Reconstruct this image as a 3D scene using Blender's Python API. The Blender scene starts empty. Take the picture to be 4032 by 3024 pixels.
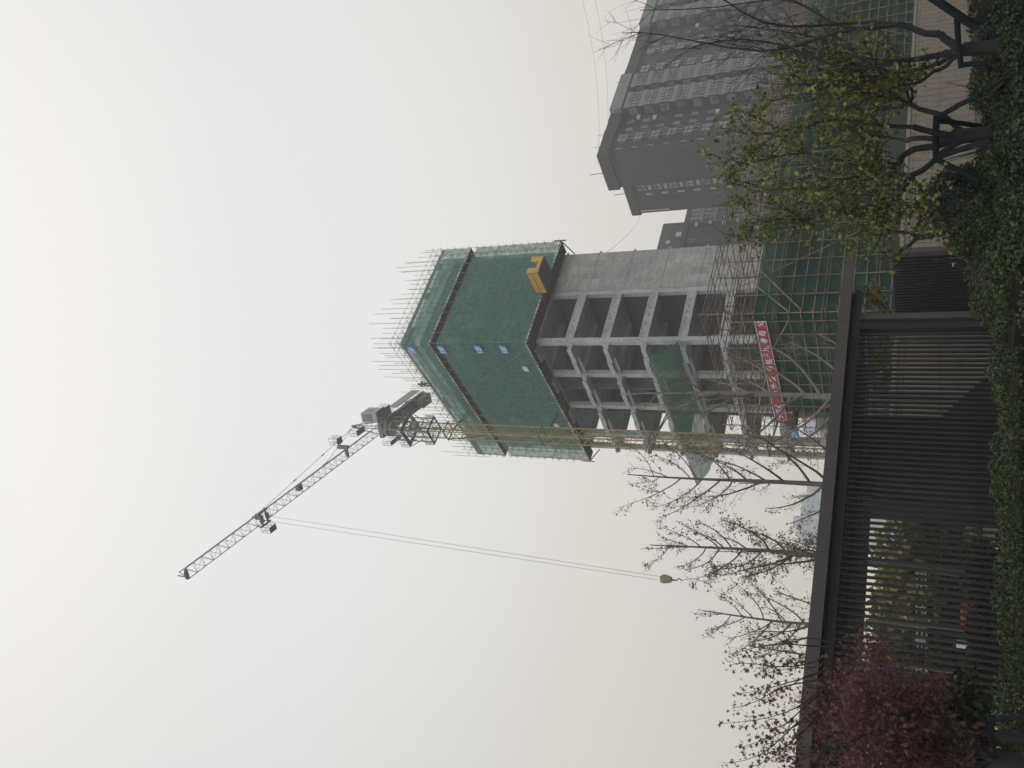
import bpy, math, random
import numpy as np
from mathutils import Vector
random.seed(7); RNG = np.random.default_rng(7)
S = bpy.context.scene
COL = S.collection
rad = math.radians
# ------------------------------------------------------------------ camera
F = 3250.0; PITCH = rad(26.75); ROLL = rad(0.853); AZ = rad(36.3); EYE = 1.6
_f = np.array([0, math.cos(PITCH), math.sin(PITCH)]); _r = np.array([1., 0, 0]); _u = np.cross(_r, _f)
_c, _s = math.cos(ROLL), math.sin(ROLL)
M = np.array([_c*_r + _s*_u, -_s*_r + _c*_u, _f])          # right, up, forward of the upright phone
cam = bpy.data.cameras.new('camera'); cam_o = bpy.data.objects.new('camera', cam); COL.objects.link(cam_o)
cam.sensor_width = 36.0; cam.lens = F/4032*36.0; cam.clip_start = 0.1; cam.clip_end = 3000
_X, _Y, _Z = -M[1], M[0], -M[2]                             # the phone is held on its side: picture right is down
from mathutils import Matrix
cam_o.matrix_world = Matrix(((_X[0], _Y[0], _Z[0], 0), (_X[1], _Y[1], _Z[1], 0), (_X[2], _Y[2], _Z[2], EYE), (0, 0, 0, 1)))
S.camera = cam_o
# ------------------------------------------------------------------ sky, sun, exposure
SUN_EL, SUN_AZ = rad(50), rad(8)                            # azimuth to the right of +Y
w = bpy.data.worlds.new('World'); S.world = w; w.use_nodes = True
nt = w.node_tree; nt.nodes.clear()
out = nt.nodes.new('ShaderNodeOutputWorld')
sky = nt.nodes.new('ShaderNodeTexSky'); sky.sky_type = 'NISHITA'; sky.sun_disc = False
sky.sun_elevation = SUN_EL; sky.sun_rotation = SUN_AZ; sky.air_density = 1.0; sky.dust_density = 0.0; sky.ozone_density = 1.0
bs = nt.nodes.new('ShaderNodeBackground'); bs.inputs['Strength'].default_value = 0.05
nt.links.new(sky.outputs['Color'], bs.inputs['Color'])
tc = nt.nodes.new('ShaderNodeTexCoord'); sx = nt.nodes.new('ShaderNodeSeparateXYZ')
nt.links.new(tc.outputs['Generated'], sx.inputs[0])
rp = nt.nodes.new('ShaderNodeValToRGB')
SKYSTOPS = [(0.0, (.43, .28, .12)), (.09, (.44, .29, .13)), (.155, (.505, .355, .19)), (.22, (.55, .41, .25)), (.34, (.60, .495, .33)), (.45, (.62, .555, .41)), (.6, (.645, .60, .50)), (.69, (.66, .615, .52)), (.83, (.75, .70, .605)), (1.0, (.78, .73, .655))]
e = rp.color_ramp.elements
e[0].position, e[0].color = SKYSTOPS[0][0], (*SKYSTOPS[0][1], 1)
e[1].position, e[1].color = SKYSTOPS[-1][0], (*SKYSTOPS[-1][1], 1)
for p_, c_ in SKYSTOPS[1:-1]:
    k = e.new(p_); k.color = (*c_, 1)
nt.links.new(sx.outputs['Z'], rp.inputs[0])
# brighter round the veiled sun
sd = (math.sin(SUN_AZ)*math.cos(SUN_EL), math.cos(SUN_AZ)*math.cos(SUN_EL), math.sin(SUN_EL))
vd = nt.nodes.new('ShaderNodeVectorMath'); vd.operation = 'DOT_PRODUCT'; vd.inputs[1].default_value = sd
nt.links.new(tc.outputs['Generated'], vd.inputs[0])
gl = nt.nodes.new('ShaderNodeMapRange'); gl.interpolation_type = 'SMOOTHSTEP'
gl.inputs['From Min'].default_value = 0.72; gl.inputs['From Max'].default_value = 1.0
gl.inputs['To Min'].default_value = 1.0; gl.inputs['To Max'].default_value = 1.16
nt.links.new(vd.outputs['Value'], gl.inputs['Value'])
nz = nt.nodes.new('ShaderNodeTexNoise'); nz.inputs['Scale'].default_value = 1.6; nz.inputs['Detail'].default_value = 2
nt.links.new(tc.outputs['Generated'], nz.inputs['Vector'])
nr = nt.nodes.new('ShaderNodeMapRange'); nr.inputs['To Min'].default_value = .975; nr.inputs['To Max'].default_value = 1.025
nt.links.new(nz.outputs['Fac'], nr.inputs['Value'])
mu = nt.nodes.new('ShaderNodeMath'); mu.operation = 'MULTIPLY'
nt.links.new(gl.outputs[0], mu.inputs[0]); nt.links.new(nr.outputs[0], mu.inputs[1])
# sky half behind the camera made brighter and cooler to light the front faces
bk = nt.nodes.new('ShaderNodeMapRange'); bk.interpolation_type = 'SMOOTHSTEP'; bk.inputs['From Min'].default_value = .25; bk.inputs['From Max'].default_value = -.55
nt.links.new(sx.outputs['Y'], bk.inputs['Value'])
mb = nt.nodes.new('ShaderNodeMix'); mb.data_type = 'RGBA'; mb.inputs[7].default_value = (.86, .88, .905, 1)
nt.links.new(bk.outputs[0], mb.inputs[0]); nt.links.new(rp.outputs[0], mb.inputs[6])
bg = nt.nodes.new('ShaderNodeBackground'); nt.links.new(mb.outputs[2], bg.inputs['Color']); nt.links.new(mu.outputs[0], bg.inputs['Strength'])
ad = nt.nodes.new('ShaderNodeAddShader'); nt.links.new(bg.outputs[0], ad.inputs[0]); nt.links.new(bs.outputs[0], ad.inputs[1])
nt.links.new(ad.outputs[0], out.inputs['Surface'])
sl = bpy.data.lights.new('sun', 'SUN'); sl.energy = 0.5; sl.angle = rad(25); sl.color = (1, .95, .87)
so = bpy.data.objects.new('sun', sl); COL.objects.link(so)
so.rotation_euler = (rad(90) - SUN_EL, 0, -SUN_AZ + math.pi)
so.rotation_euler = Vector((-sd[0], -sd[1], -sd[2])).to_track_quat('-Z', 'Y').to_euler()
so.location = (0, 0, 120)
S.view_settings.view_transform = 'Standard'; S.view_settings.look = 'None'; S.view_settings.exposure = 0.0; S.view_settings.gamma = 1
cy = S.cycles; cy.use_denoising = True; cy.max_bounces = 6; cy.diffuse_bounces = 3; cy.transparent_max_bounces = 24
cy.volume_bounces = 1; cy.transmission_bounces = 3; cy.glossy_bounces = 2; cy.volume_step_rate = 1.0
# ------------------------------------------------------------------ picture measurements -> places in the world
def W(x, y): return M.T @ np.array([(3024-y-1512)/F, -(x-2016)/F, 1.])
def onZ(x, y, Z): d = W(x, y); t = (Z-EYE)/d[2]; return Vector((d[0]*t, d[1]*t, Z))
def hd(x, y, D): d = W(x, y); t = D/math.hypot(d[0], d[1]); return Vector((d[0]*t, d[1]*t, EYE+d[2]*t))
def onP(x, y, P0, az):
    n = np.array([-math.sin(az), math.cos(az)]); d = W(x, y); t = (n @ np.array([P0[0], P0[1]]))/(n @ d[:2])
    return Vector((d[0]*t, d[1]*t, EYE+d[2]*t))
# ------------------------------------------------------------------ mesh helpers
class FR:                                                    # a ground frame: s along az, t to its left, z up
    def __init__(f, o, az): f.o = Vector((o[0], o[1], 0)); f.R = Vector((math.cos(az), math.sin(az), 0)); f.L = Vector((-math.sin(az), math.cos(az), 0))
    def __call__(f, s, t, z): return f.o + f.R*s + f.L*t + Vector((0, 0, z))
    def st(f, p): d = Vector((p[0], p[1], 0))-f.o; return d.dot(f.R), d.dot(f.L)
WF = FR((0, 0), 0)
WL = {}
class MB:
    def __init__(m): m.v = []; m.f = []
    def box(m, a, b, c, fr=WF):
        n = len(m.v)
        for z in c:
            for s, t in ((a[0], b[0]), (a[1], b[0]), (a[1], b[1]), (a[0], b[1])): m.v.append(fr(s, t, z))
        m.f += [tuple(n+i for i in q) for q in ((3, 2, 1, 0), (4, 5, 6, 7), (0, 1, 5, 4), (1, 2, 6, 5), (2, 3, 7, 6), (3, 0, 4, 7))]
        return m
    def hexa(m, lo, hi):                                     # four points below, four above
        n = len(m.v); m.v += [Vector(p) for p in lo] + [Vector(p) for p in hi]
        m.f += [tuple(n+i for i in q) for q in ((3, 2, 1, 0), (4, 5, 6, 7), (0, 1, 5, 4), (1, 2, 6, 5), (2, 3, 7, 6), (3, 0, 4, 7))]
        return m
    def poly(m, pts): n = len(m.v); m.v += [Vector(p) for p in pts]; m.f.append(tuple(range(n, n+len(pts)))); return m
    def tube(m, pts, r, k=5, caps=True):                     # bar along a line; r a number or one per point
        pts = [Vector(p) for p in pts]
        rr = r if isinstance(r, (list, tuple)) else [r]*len(pts)
        n = len(m.v); ref = None
        for i, p in enumerate(pts):
            d = (pts[min(i+1, len(pts)-1)] - pts[max(i-1, 0)]).normalized()
            if ref is None or abs(d.dot(ref)) > .95: ref = Vector((0, 0, 1)) if abs(d.z) < .9 else Vector((1, 0, 0))
            a = d.cross(ref).normalized(); b = d.cross(a)
            for j in range(k):
                th = 2*math.pi*j/k; m.v.append(p + (a*math.cos(th) + b*math.sin(th))*rr[i])
        for i in range(len(pts)-1):
            for j in range(k):
                j2 = (j+1) % k; o = n+i*k
                m.f.append((o+j, o+j2, o+k+j2, o+k+j))
        if caps: m.f.append(tuple(n+j for j in range(k))[::-1]); o = n+(len(pts)-1)*k; m.f.append(tuple(o+j for j in range(k)))
        return m
    def ball(m, c, r, seg=10, rings=6, sc=(1, 1, 1)):
        n = len(m.v); c = Vector(c)
        for i in range(rings+1):
            th = math.pi*i/rings
            for j in range(seg):
                ph = 2*math.pi*j/seg
                m.v.append(c + Vector((math.sin(th)*math.cos(ph)*sc[0], math.sin(th)*math.sin(ph)*sc[1], math.cos(th)*sc[2]))*r)
        for i in range(rings):
            for j in range(seg):
                j2 = (j+1) % seg; m.f.append((n+i*seg+j, n+(i+1)*seg+j, n+(i+1)*seg+j2, n+i*seg+j2))
        return m
    def build(m, name, mt, parent=None, smooth=False, **tags):
        base = WL.get(parent.name, Vector((0, 0, 0))) if parent else None
        if parent is None:
            xs = [v for v in m.v]; c = sum(xs, Vector())/len(xs); base = Vector((c.x, c.y, min(v.z for v in xs)))
        me = bpy.data.meshes.new(name); me.from_pydata([v-base for v in m.v], [], m.f)
        me.materials.append(mt)
        if smooth: me.shade_smooth()
        return link(name, me, parent, base, tags)
def link(name, me, parent, base, tags):
    o = bpy.data.objects.new(name, me); COL.objects.link(o)
    if parent: o.parent = parent
    else: o.location = base
    WL[o.name] = base
    for k, v in tags.items(): o[k] = v
    return o
def thing(name, label, category, loc, group=None):
    o = bpy.data.objects.new(name, None); COL.objects.link(o); o.location = loc; o.empty_display_size = .3
    WL[o.name] = Vector(loc); o['label'] = label; o['category'] = category
    if group: o['group'] = group
    return o
def copy_tree(o, off, parent=None, top=True):
    c = o.copy(); COL.objects.link(c)
    if top: c.location = Vector(o.location) + Vector(off)
    c.parent = parent; WL[c.name] = WL[o.name] + Vector(off)
    for ch in list(o.children): copy_tree(ch, off, c, False)
    return c
# ------------------------------------------------------------------ materials
MT = {}
def mat(name, c1, c2=None, sc=3.0, rough=.8, bump=0.0, metal=0.0, detail=6, stretch=(1, 1, 1), lo=.35, hi=.65, spec=.3, trans=0.0, alpha=1.0, fine=None):
    if name in MT: return MT[name]
    m = bpy.data.materials.new(name); m.use_nodes = True; n = m.node_tree; b = n.nodes['Principled BSDF']
    b.inputs['Roughness'].default_value = rough; b.inputs['Metallic'].default_value = metal
    b.inputs['Specular IOR Level'].default_value = spec
    c2 = c2 or tuple(x*.75 for x in c1)
    t = n.nodes.new('ShaderNodeTexCoord'); mp = n.nodes.new('ShaderNodeMapping'); mp.inputs['Scale'].default_value = stretch
    n.links.new(t.outputs['Object'], mp.inputs[0])
    z = n.nodes.new('ShaderNodeTexNoise'); z.inputs['Scale'].default_value = sc; z.inputs['Detail'].default_value = detail; z.inputs['Roughness'].default_value = .62
    n.links.new(mp.outputs[0], z.inputs['Vector'])
    r = n.nodes.new('ShaderNodeMapRange'); r.inputs['From Min'].default_value = lo; r.inputs['From Max'].default_value = hi
    n.links.new(z.outputs['Fac'], r.inputs['Value'])
    mx = n.nodes.new('ShaderNodeMix'); mx.data_type = 'RGBA'; mx.inputs[6].default_value = (*c1, 1); mx.inputs[7].default_value = (*c2, 1)
    n.links.new(r.outputs[0], mx.inputs[0]); col = mx.outputs[2]
    if fine:
        z2 = n.nodes.new('ShaderNodeTexNoise'); z2.inputs['Scale'].default_value = fine; z2.inputs['Detail'].default_value = 4
        n.links.new(t.outputs['Object'], z2.inputs['Vector'])
        r2 = n.nodes.new('ShaderNodeMapRange'); r2.inputs['From Min'].default_value = .3; r2.inputs['From Max'].default_value = .7
        r2.inputs['To Min'].default_value = .78; r2.inputs['To Max'].default_value = 1.15
        n.links.new(z2.outputs['Fac'], r2.inputs['Value'])
        m2 = n.nodes.new('ShaderNodeVectorMath'); m2.operation = 'SCALE'
        n.links.new(col, m2.inputs[0]); n.links.new(r2.outputs[0], m2.inputs['Scale']); col = m2.outputs[0]
    n.links.new(col, b.inputs['Base Color'])
    if bump:
        bp = n.nodes.new('ShaderNodeBump'); bp.inputs['Strength'].default_value = bump; bp.inputs['Distance'].default_value = .05
        n.links.new(z.outputs['Fac'], bp.inputs['Height']); n.links.new(bp.outputs[0], b.inputs['Normal'])
    if alpha < 1:                                            # woven net: part of the light passes straight through
        o = n.nodes['Material Output']; tr = n.nodes.new('ShaderNodeBsdfTransparent'); ms = n.nodes.new('ShaderNodeMixShader')
        tl = n.nodes.new('ShaderNodeBsdfTranslucent'); n.links.new(col, tl.inputs['Color'])
        ma = n.nodes.new('ShaderNodeMixShader'); ma.inputs[0].default_value = .4
        n.links.new(b.outputs[0], ma.inputs[1]); n.links.new(tl.outputs[0], ma.inputs[2])
        r3 = n.nodes.new('ShaderNodeMapRange'); r3.inputs['From Min'].default_value = .3; r3.inputs['From Max'].default_value = .7
        r3.inputs['To Min'].default_value = alpha-.07; r3.inputs['To Max'].default_value = min(1, alpha+.07)
        n.links.new(z.outputs['Fac'], r3.inputs['Value']); n.links.new(r3.outputs[0], ms.inputs[0])
        n.links.new(tr.outputs[0], ms.inputs[1]); n.links.new(ma.outputs[0], ms.inputs[2]); n.links.new(ms.outputs[0], o.inputs['Surface'])
    MT[name] = m; return m
def leafmat(name, cols, trans=.3):
    m = bpy.data.materials.new(name); m.use_nodes = True; n = m.node_tree; b = n.nodes['Principled BSDF']; o = n.nodes['Material Output']
    b.inputs['Roughness'].default_value = .6; b.inputs['Specular IOR Level'].default_value = .25
    g = n.nodes.new('ShaderNodeNewGeometry'); r = n.nodes.new('ShaderNodeValToRGB'); e = r.color_ramp.elements
    for i, (p, c) in enumerate(cols):
        k = e[i] if i < 2 else e.new(p)
        k.position = p; k.color = (*c, 1)
    n.links.new(g.outputs['Random Per Island'], r.inputs[0]); n.links.new(r.outputs[0], b.inputs['Base Color'])
    tl = n.nodes.new('ShaderNodeBsdfTranslucent'); n.links.new(r.outputs[0], tl.inputs['Color'])
    ms = n.nodes.new('ShaderNodeMixShader'); ms.inputs[0].default_value = trans
    n.links.new(b.outputs[0], ms.inputs[1]); n.links.new(tl.outputs[0], ms.inputs[2]); n.links.new(ms.outputs[0], o.inputs['Surface'])
    return m
OVAL = [(-.5, 0), (-.2, .32), (.25, .3), (.5, 0), (.25, -.3), (-.2, -.32)]
FAN = [(-.5, 0), (.1, .45), (.42, .3), (.33, 0), (.42, -.3), (.1, -.45)]
STAR = [(-.5, .0), (-.25, .1), (-.1, .45), (.02, .13), (.42, .33), (.18, .05), (.6, 0), (.18, -.05), (.42, -.33), (.02, -.13), (-.1, -.45), (-.25, -.1)]
QUAD = [(-.5, 0), (0, .3), (.5, 0), (0, -.3)]
def leafcloud(name, mt, pts, size, parent=None, shape=OVAL, droop=0.0, tags=None, jitter=.35, nrm=None):
    pts = np.asarray(pts, float); N = len(pts); K = len(shape)
    a = RNG.normal(size=(N, 3)); a[:, 2] -= droop*1.5; a /= np.linalg.norm(a, axis=1)[:, None]
    b = RNG.normal(size=(N, 3))
    if nrm is not None: b = np.cross(nrm + RNG.normal(size=(N, 3))*.45, a)
    b -= (b*a).sum(1)[:, None]*a; b /= np.linalg.norm(b, axis=1)[:, None]
    sz = np.asarray(size)*(1+RNG.uniform(-jitter, jitter, N))
    T = np.array(shape)
    V = pts[:, None, :] + (a[:, None, :]*T[None, :, 0, None] + b[:, None, :]*T[None, :, 1, None])*sz[:, None, None]
    c = np.cross(a, b); V += c[:, None, :]*(np.abs(T[None, :, 1, None])*.35*sz[:, None, None])
    V = V.reshape(-1, 3)
    base = WL[parent.name] if parent else Vector((float(V[:, 0].mean()), float(V[:, 1].mean()), float(V[:, 2].min())))
    V -= np.array(base)
    me = bpy.data.meshes.new(name); me.vertices.add(N*K); me.vertices.foreach_set('co', V.ravel())
    me.loops.add(N*K); me.loops.foreach_set('vertex_index', np.arange(N*K)); me.polygons.add(N)
    me.polygons.foreach_set('loop_start', np.arange(N)*K); me.update(); me.validate(); me.materials.append(mt)
    return link(name, me, parent, base, tags or {})
def text_mesh(body, height, width, origin, xdir, zdir, mt, name, parent, depth=.01, bold=.0, **tags):
    c = bpy.data.curves.new('lettering', 'FONT'); c.body = body; c.extrude = depth/2; c.offset = bold; c.fill_mode = 'BOTH' if hasattr(c, 'fill_mode') else c.fill_mode
    o = bpy.data.objects.new('lettering', c); COL.objects.link(o)
    dg = bpy.context.evaluated_depsgraph_get(); me = bpy.data.meshes.new_from_object(o.evaluated_get(dg))
    COL.objects.unlink(o); bpy.data.objects.remove(o)
    co = np.empty(len(me.vertices)*3); me.vertices.foreach_get('co', co); co = co.reshape(-1, 3)
    lo, hi = co.min(0), co.max(0); u = (co[:, 0]-lo[0])/(hi[0]-lo[0])*width; v = (co[:, 1]-lo[1])/(hi[1]-lo[1])*height
    X = np.array(xdir); Z = np.array(zdir); Nn = np.cross(X, Z)
    P = np.array(origin) + u[:, None]*X + v[:, None]*Z + co[:, 2:3]*Nn
    base = WL[parent.name]; P -= np.array(base); me.vertices.foreach_set('co', P.ravel()); me.update()
    me.materials.clear(); me.materials.append(mt); me.name = name
    return link(name, me, parent, base, tags)
# ================================================================== ground, road
gm = mat('soil_and_grass', (.05, .06, .03), (.075, .06, .045), sc=1.2, rough=.95, bump=.3, fine=14)
MB().poly([(-700, -60, 0), (700, -60, 0), (700, 900, 0), (-700, 900, 0)]).build('ground', gm, kind='structure')
asph = mat('pale_road', (.30, .29, .27), (.24, .235, .22), sc=.8, rough=.9, fine=9)
# ================================================================== concrete frame building under construction
BF = FR((4.3, 75.92), AZ)
conc = mat('raw_concrete', (.44, .45, .445), (.30, .305, .30), sc=.55, rough=.9, bump=.05, fine=5)
def panelize(m, wx, wz, stops):                              # each board or sheet has its own slight cast
    n = m.node_tree; b = n.nodes['Principled BSDF']; src = b.inputs['Base Color'].links[0].from_socket
    t = n.nodes.new('ShaderNodeTexCoord'); sp = n.nodes.new('ShaderNodeSeparateXYZ'); n.links.new(t.outputs['Object'], sp.inputs[0])
    ad = n.nodes.new('ShaderNodeMath'); ad.operation = 'ADD'; n.links.new(sp.outputs['X'], ad.inputs[0]); n.links.new(sp.outputs['Y'], ad.inputs[1])
    cb = n.nodes.new('ShaderNodeCombineXYZ')
    for ax, sock, k in (('X', ad.outputs[0], 1/wx), ('Y', sp.outputs['Z'], 1/wz)):
        q = n.nodes.new('ShaderNodeMath'); q.operation = 'MULTIPLY'; q.inputs[1].default_value = k; n.links.new(sock, q.inputs[0])
        fl = n.nodes.new('ShaderNodeMath'); fl.operation = 'FLOOR'; n.links.new(q.outputs[0], fl.inputs[0]); n.links.new(fl.outputs[0], cb.inputs[ax])
    wn = n.nodes.new('ShaderNodeTexWhiteNoise'); n.links.new(cb.outputs[0], wn.inputs['Vector'])
    cr = n.nodes.new('ShaderNodeValToRGB'); e = cr.color_ramp.elements
    for i, (p, c) in enumerate(stops):
        k = e[i] if i < 2 else e.new(p)
        k.position = p; k.color = (*c, 1)
    n.links.new(wn.outputs['Value'], cr.inputs[0])
    mx = n.nodes.new('ShaderNodeMix'); mx.data_type = 'RGBA'; mx.blend_type = 'MULTIPLY'; mx.inputs[0].default_value = 1
    n.links.new(src, mx.inputs[6]); n.links.new(cr.outputs[0], mx.inputs[7]); n.links.new(mx.outputs[2], b.inputs['Base Color'])
    for l in [l for l in n.links if l.from_socket == src and l.to_node.type == 'BSDF_TRANSLUCENT']: n.links.new(mx.outputs[2], l.to_socket)
    return m
shear = panelize(mat('board_marked_concrete', (.41, .415, .41), (.32, .32, .315), sc=.7, rough=.92, stretch=(1, 1, 5), fine=6), 1.3, 1.9, [(0, (.78, .78, .80)), (1, (1.08, 1.06, 1.0)), (.8, (1.0, .93, .84))])
inner = mat('shade_toned_concrete', (.10, .10, .10), (.08, .08, .08), sc=.6, rough=.95)  # interior shade is put into this colour, far darker than the outer concrete
SW, TL = 12.3, 19.8
TOPS = [3.48+3.83*i for i in range(13)]
twr = thing('concrete_tower_building', 'unfinished raw concrete frame tower with open floors, its upper storeys wrapped in green netting', 'building', BF(6, 10, 0))
COLT = [(0, .62), (5.25, 5.87), (10.95, 11.57), (16.6, 17.2), (19.2, TL)]
for (t0, t1) in COLT:
    MB().box((.003, .5), (t0+.003, t1-.003), (0, 49.6), BF).build('column', conc, twr)
for (t0, t1) in COLT[3:]:
    MB().box((SW-.5, SW-.003), (t0+.003, t1-.003), (0, 49.6), BF).build('column', conc, twr)
MB().box((6.3, 6.85), (.06, .6), (0, 49.6), BF).build('column', conc, twr)
MB().box((6.853, SW), (0, .35), (0, 49.62), BF).build('shear_wall', shear, twr)
j = MB()
for z in TOPS: j.box((6.9, SW-.02), (-.012, .02), (z-.93, z-.90), BF)
j.build('pour_joint', mat('dark_joint', (.07, .068, .062)), twr)
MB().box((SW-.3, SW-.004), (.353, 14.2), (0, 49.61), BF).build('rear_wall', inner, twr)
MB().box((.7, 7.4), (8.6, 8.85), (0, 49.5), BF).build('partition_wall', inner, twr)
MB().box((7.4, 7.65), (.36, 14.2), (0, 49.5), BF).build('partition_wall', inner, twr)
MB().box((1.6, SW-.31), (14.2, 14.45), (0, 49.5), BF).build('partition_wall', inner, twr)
for i, z in enumerate(TOPS):
    MB().box((.06, SW-.06), (.07, TL-.06), (z-.14, z-.002), BF).build('floor_slab', conc, twr)
    # street-side beam of the right face, with its slab lip and the square tie holes
    b = MB().box((.503, 6.295), (.03, .33), (z-.87, z-.145), BF)
    b.build('edge_beam', conc, twr)
    MB().box((.503, 6.295), (-.03, .33), (z-.143, z+.0), BF).build('slab_edge', conc, twr)
    rr = random.Random(i)
    for q in range(rr.randint(2, 6)):
        s_ = .9+rr.random()*5; MB().box((s_, s_+.13), (.022, .04), (z-.45, z-.33), BF).build('tie_hole', mat('hole_black', (.01, .01, .01)), twr)
    # inner beam seen through the bay
    MB().box((.503, 6.3), (4.6, 4.9), (z-.75, z-.145), BF).build('inner_beam', conc, twr)
    for k in range(4):
        ta, tb = COLT[k][1], COLT[k+1][0]
        MB().box((.05, .30), (ta, tb), (z-.80, z-.145), BF).build('edge_beam', conc, twr)
        # stepped ledges for the air units, one out, one flush
        rr = random.Random(i*7+k)
        m_ = ta + (tb-ta)*.45
        MB().box((-.85, .05), (ta-.35, m_-.35), (z-.86, z-.76), BF).box((-.85, -.77), (ta-.35, m_-.35), (z-.76, z-.40), BF).build('ledge', conc, twr)
        MB().box((-.40, .05), (m_+.1, tb-.2), (z-.12, z+.02), BF).box((-.40, -.32), (m_+.1, tb-.2), (z-.45, z-.12), BF).build('ledge', conc, twr)
        MB().box((-.42, .05), (m_-.35, m_-.18), (z-.72, z-.05), BF).build('corbel', conc, twr)
    MB().box((-.55, .05), (TL-.5, TL+.0), (z-.3, z-.15), BF).box((-.1, .2), (TL, TL+.55), (z-.35, z-.15), BF).build('corbel', conc, twr)
    MB().box((SW, SW+.28), (.02, .3), (z-1.05, z-.85), BF).build('corbel', conc, twr)
    MB().box((.5, SW-.5), (TL-.3, TL-.01), (z-.75, z-.145), BF).build('edge_beam', conc, twr)
MB().box((.1, SW-.1), (.1, .2), (49.5, 51.35), BF).box((.1, .2), (.1, TL-.1), (49.5, 51.35), BF).box((.1, SW-.1), (TL-.2, TL-.1), (49.5, 51.35), BF).box((SW-.2, SW-.1), (.1, TL-.1), (49.5, 51.35), BF).build('formwork', mat('plywood_formwork', (.16, .11, .08), (.11, .08, .06)), twr)
# ================================================================== netted scaffold round the top storeys
steel = mat('scaffold_tube', (.30, .29, .24), (.20, .17, .13), sc=2.5, rough=.6, metal=.2)
netg = panelize(mat('green_mesh_net', (.112, .315, .245), (.088, .230, .190), sc=.30, rough=.95, alpha=.93, stretch=(1, 1, 2.0), fine=2.6), 1.45, 1.9, [(0, (.84, .86, .88)), (1, (1.06, 1.08, 1.04)), (.85, (1.0, .95, .92))])
netd = mat('green_net_doubled', (.06, .20, .145), (.05, .16, .12), sc=.5, rough=.95, alpha=.97)
netl = mat('green_net_thin', (.11, .29, .22), (.09, .23, .17), sc=.9, rough=.95, alpha=.72)
dark = mat('dark_plank', (.045, .035, .035), (.03, .025, .027), sc=2, rough=.95)  # one dark brown tone for decks, bearers and brackets
SO, TO, SE, TE = -1.35, -1.5, 12.8, 20.6
Z0, Z1, ZT = 37.3, 48.6, 52.45
sc = thing('netted_scaffold', 'green netted tube scaffold round the top of the concrete tower, pole ends sticking up', 'scaffold', BF(SO, TO, Z0))
def rumple(m, a, b, z0, z1, fr, face, nseg, nz, amp, seed, sag=.0):
    # a slightly billowing sheet between two rows of poles
    rr = random.Random(seed); n = len(m.v); g = [[rr.uniform(-1, 1) for _ in range(nseg+1)] for _ in range(nz+1)]
    for k in range(nz+1):
        for i in range(nseg+1):
            u = a+(b-a)*i/nseg; z = z0+(z1-z0)*k/nz + (rr.uniform(-1, 1)*sag if k in (0, nz) else 0)
            d = amp*(g[k][i]*.5 + math.sin(u*2.1+k)*.5)
            m.v.append(fr(u, face+d, z) if fr is not None and not isinstance(fr, tuple) else fr[0](face+d, u, z))
    for k in range(nz):
        for i in range(nseg):
            o = n+k*(nseg+1)+i; m.f.append((o, o+1, o+nseg+2, o+nseg+1))
    return m
for (za, zb, mt_) in ((Z0+.25, 41.1, netg), (41.0, 44.9, netg), (44.8, Z1-.75, netg), (Z1+.15, 51.62, netg)):
    rumple(MB(), SO, 11.3, za, zb, BF, TO, 26, 5, .045, int(za*3)).build('net', mt_, sc)
    rumple(MB(), TO, 18.4, za, zb, (BF,), SO, 36, 5, .045, int(za*5)).build('net', mt_, sc)
    rumple(MB(), 11.3, SE, za, zb, BF, TO, 5, 4, .06, int(za*3)+1, .12).build('net', netl, sc, label='thin sagging end net')
    rumple(MB(), 18.4, TE, za, zb, (BF,), SO, 6, 4, .06, int(za*5)+1, .12).build('net', netl, sc, label='thin sagging end net')
rumple(MB(), SO, SE, 51.95, ZT, BF, TO, 26, 1, .03, 5).build('net', netd, sc)
rumple(MB(), TO, TE, 51.95, ZT, (BF,), SO, 36, 1, .03, 6).build('net', netd, sc)
# the slot under the rim stays partly open
rumple(MB(), SO, SE, 51.6, 51.97, BF, TO+.03, 20, 1, .02, 9).build('net', netl, sc); rumple(MB(), TO, TE, 51.6, 51.97, (BF,), SO+.03, 30, 1, .02, 10).build('net', netl, sc)
for (a, b) in ((SO, 1.0), (5.1, 6.0), (9.6, 10.6)): rumple(MB(), a, b, 51.5, 51.96, BF, TO, 4, 1, .02, 7).build('net', netg, sc)
for (a, b) in ((TO, -.6), (8.2, 10.4), (15.4, 20.6)): rumple(MB(), a, b, 51.5, 51.96, (BF,), SO, 4, 1, .02, 8).build('net', netg, sc)
nsP = [SO+.05+1.45*i for i in range(10)]; ntP = [TO+.05+1.45*i+.0 for i in range(1, 16)]
cnt = 0
def pole(fr, s, t, z0, z1, name='standard', r=.022, mt_=steel, par=None, lean=0):
    MB().tube([fr(s, t, z0), fr(s+lean, t+lean*.5, z1)], r, 4).build(name, mt_, par)
rr = random.Random(3)
for s in nsP+[SE]:
    pole(BF, s, TO-.06, Z0-.1, 54.4+rr.choice([.4, 1.5, 2.6, 3.4, .9]), par=sc)
    pole(BF, s+.1, TO+.85, Z0-.1, 54.2+rr.choice([.4, 1.3, 2.4, 3.3, 1.8]), par=sc)
    if s < 11.9: pole(BF, s+.72, TO-.06, 51.0, 54.1+rr.choice([.4, 1.2, 2.2, 3.0]), par=sc, lean=rr.uniform(-.05, .05))
for t in ntP:
    pole(BF, SO-.06, t, Z0-.1, 54.4+rr.choice([.4, 1.5, 2.6, 3.4, .9]), par=sc)
    pole(BF, SO+.85, t+.1, Z0-.1, 54.2+rr.choice([.4, 1.3, 2.4, 3.2, 1.8]), par=sc)
    pole(BF, SO-.06, t+.72, 51.0, 54.1+rr.choice([.4, 1.2, 2.2, 3.0]), par=sc, lean=rr.uniform(-.05, .05))
zz = Z0+.1; lifts = []
while zz < ZT: lifts += [zz]; zz += .95
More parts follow.
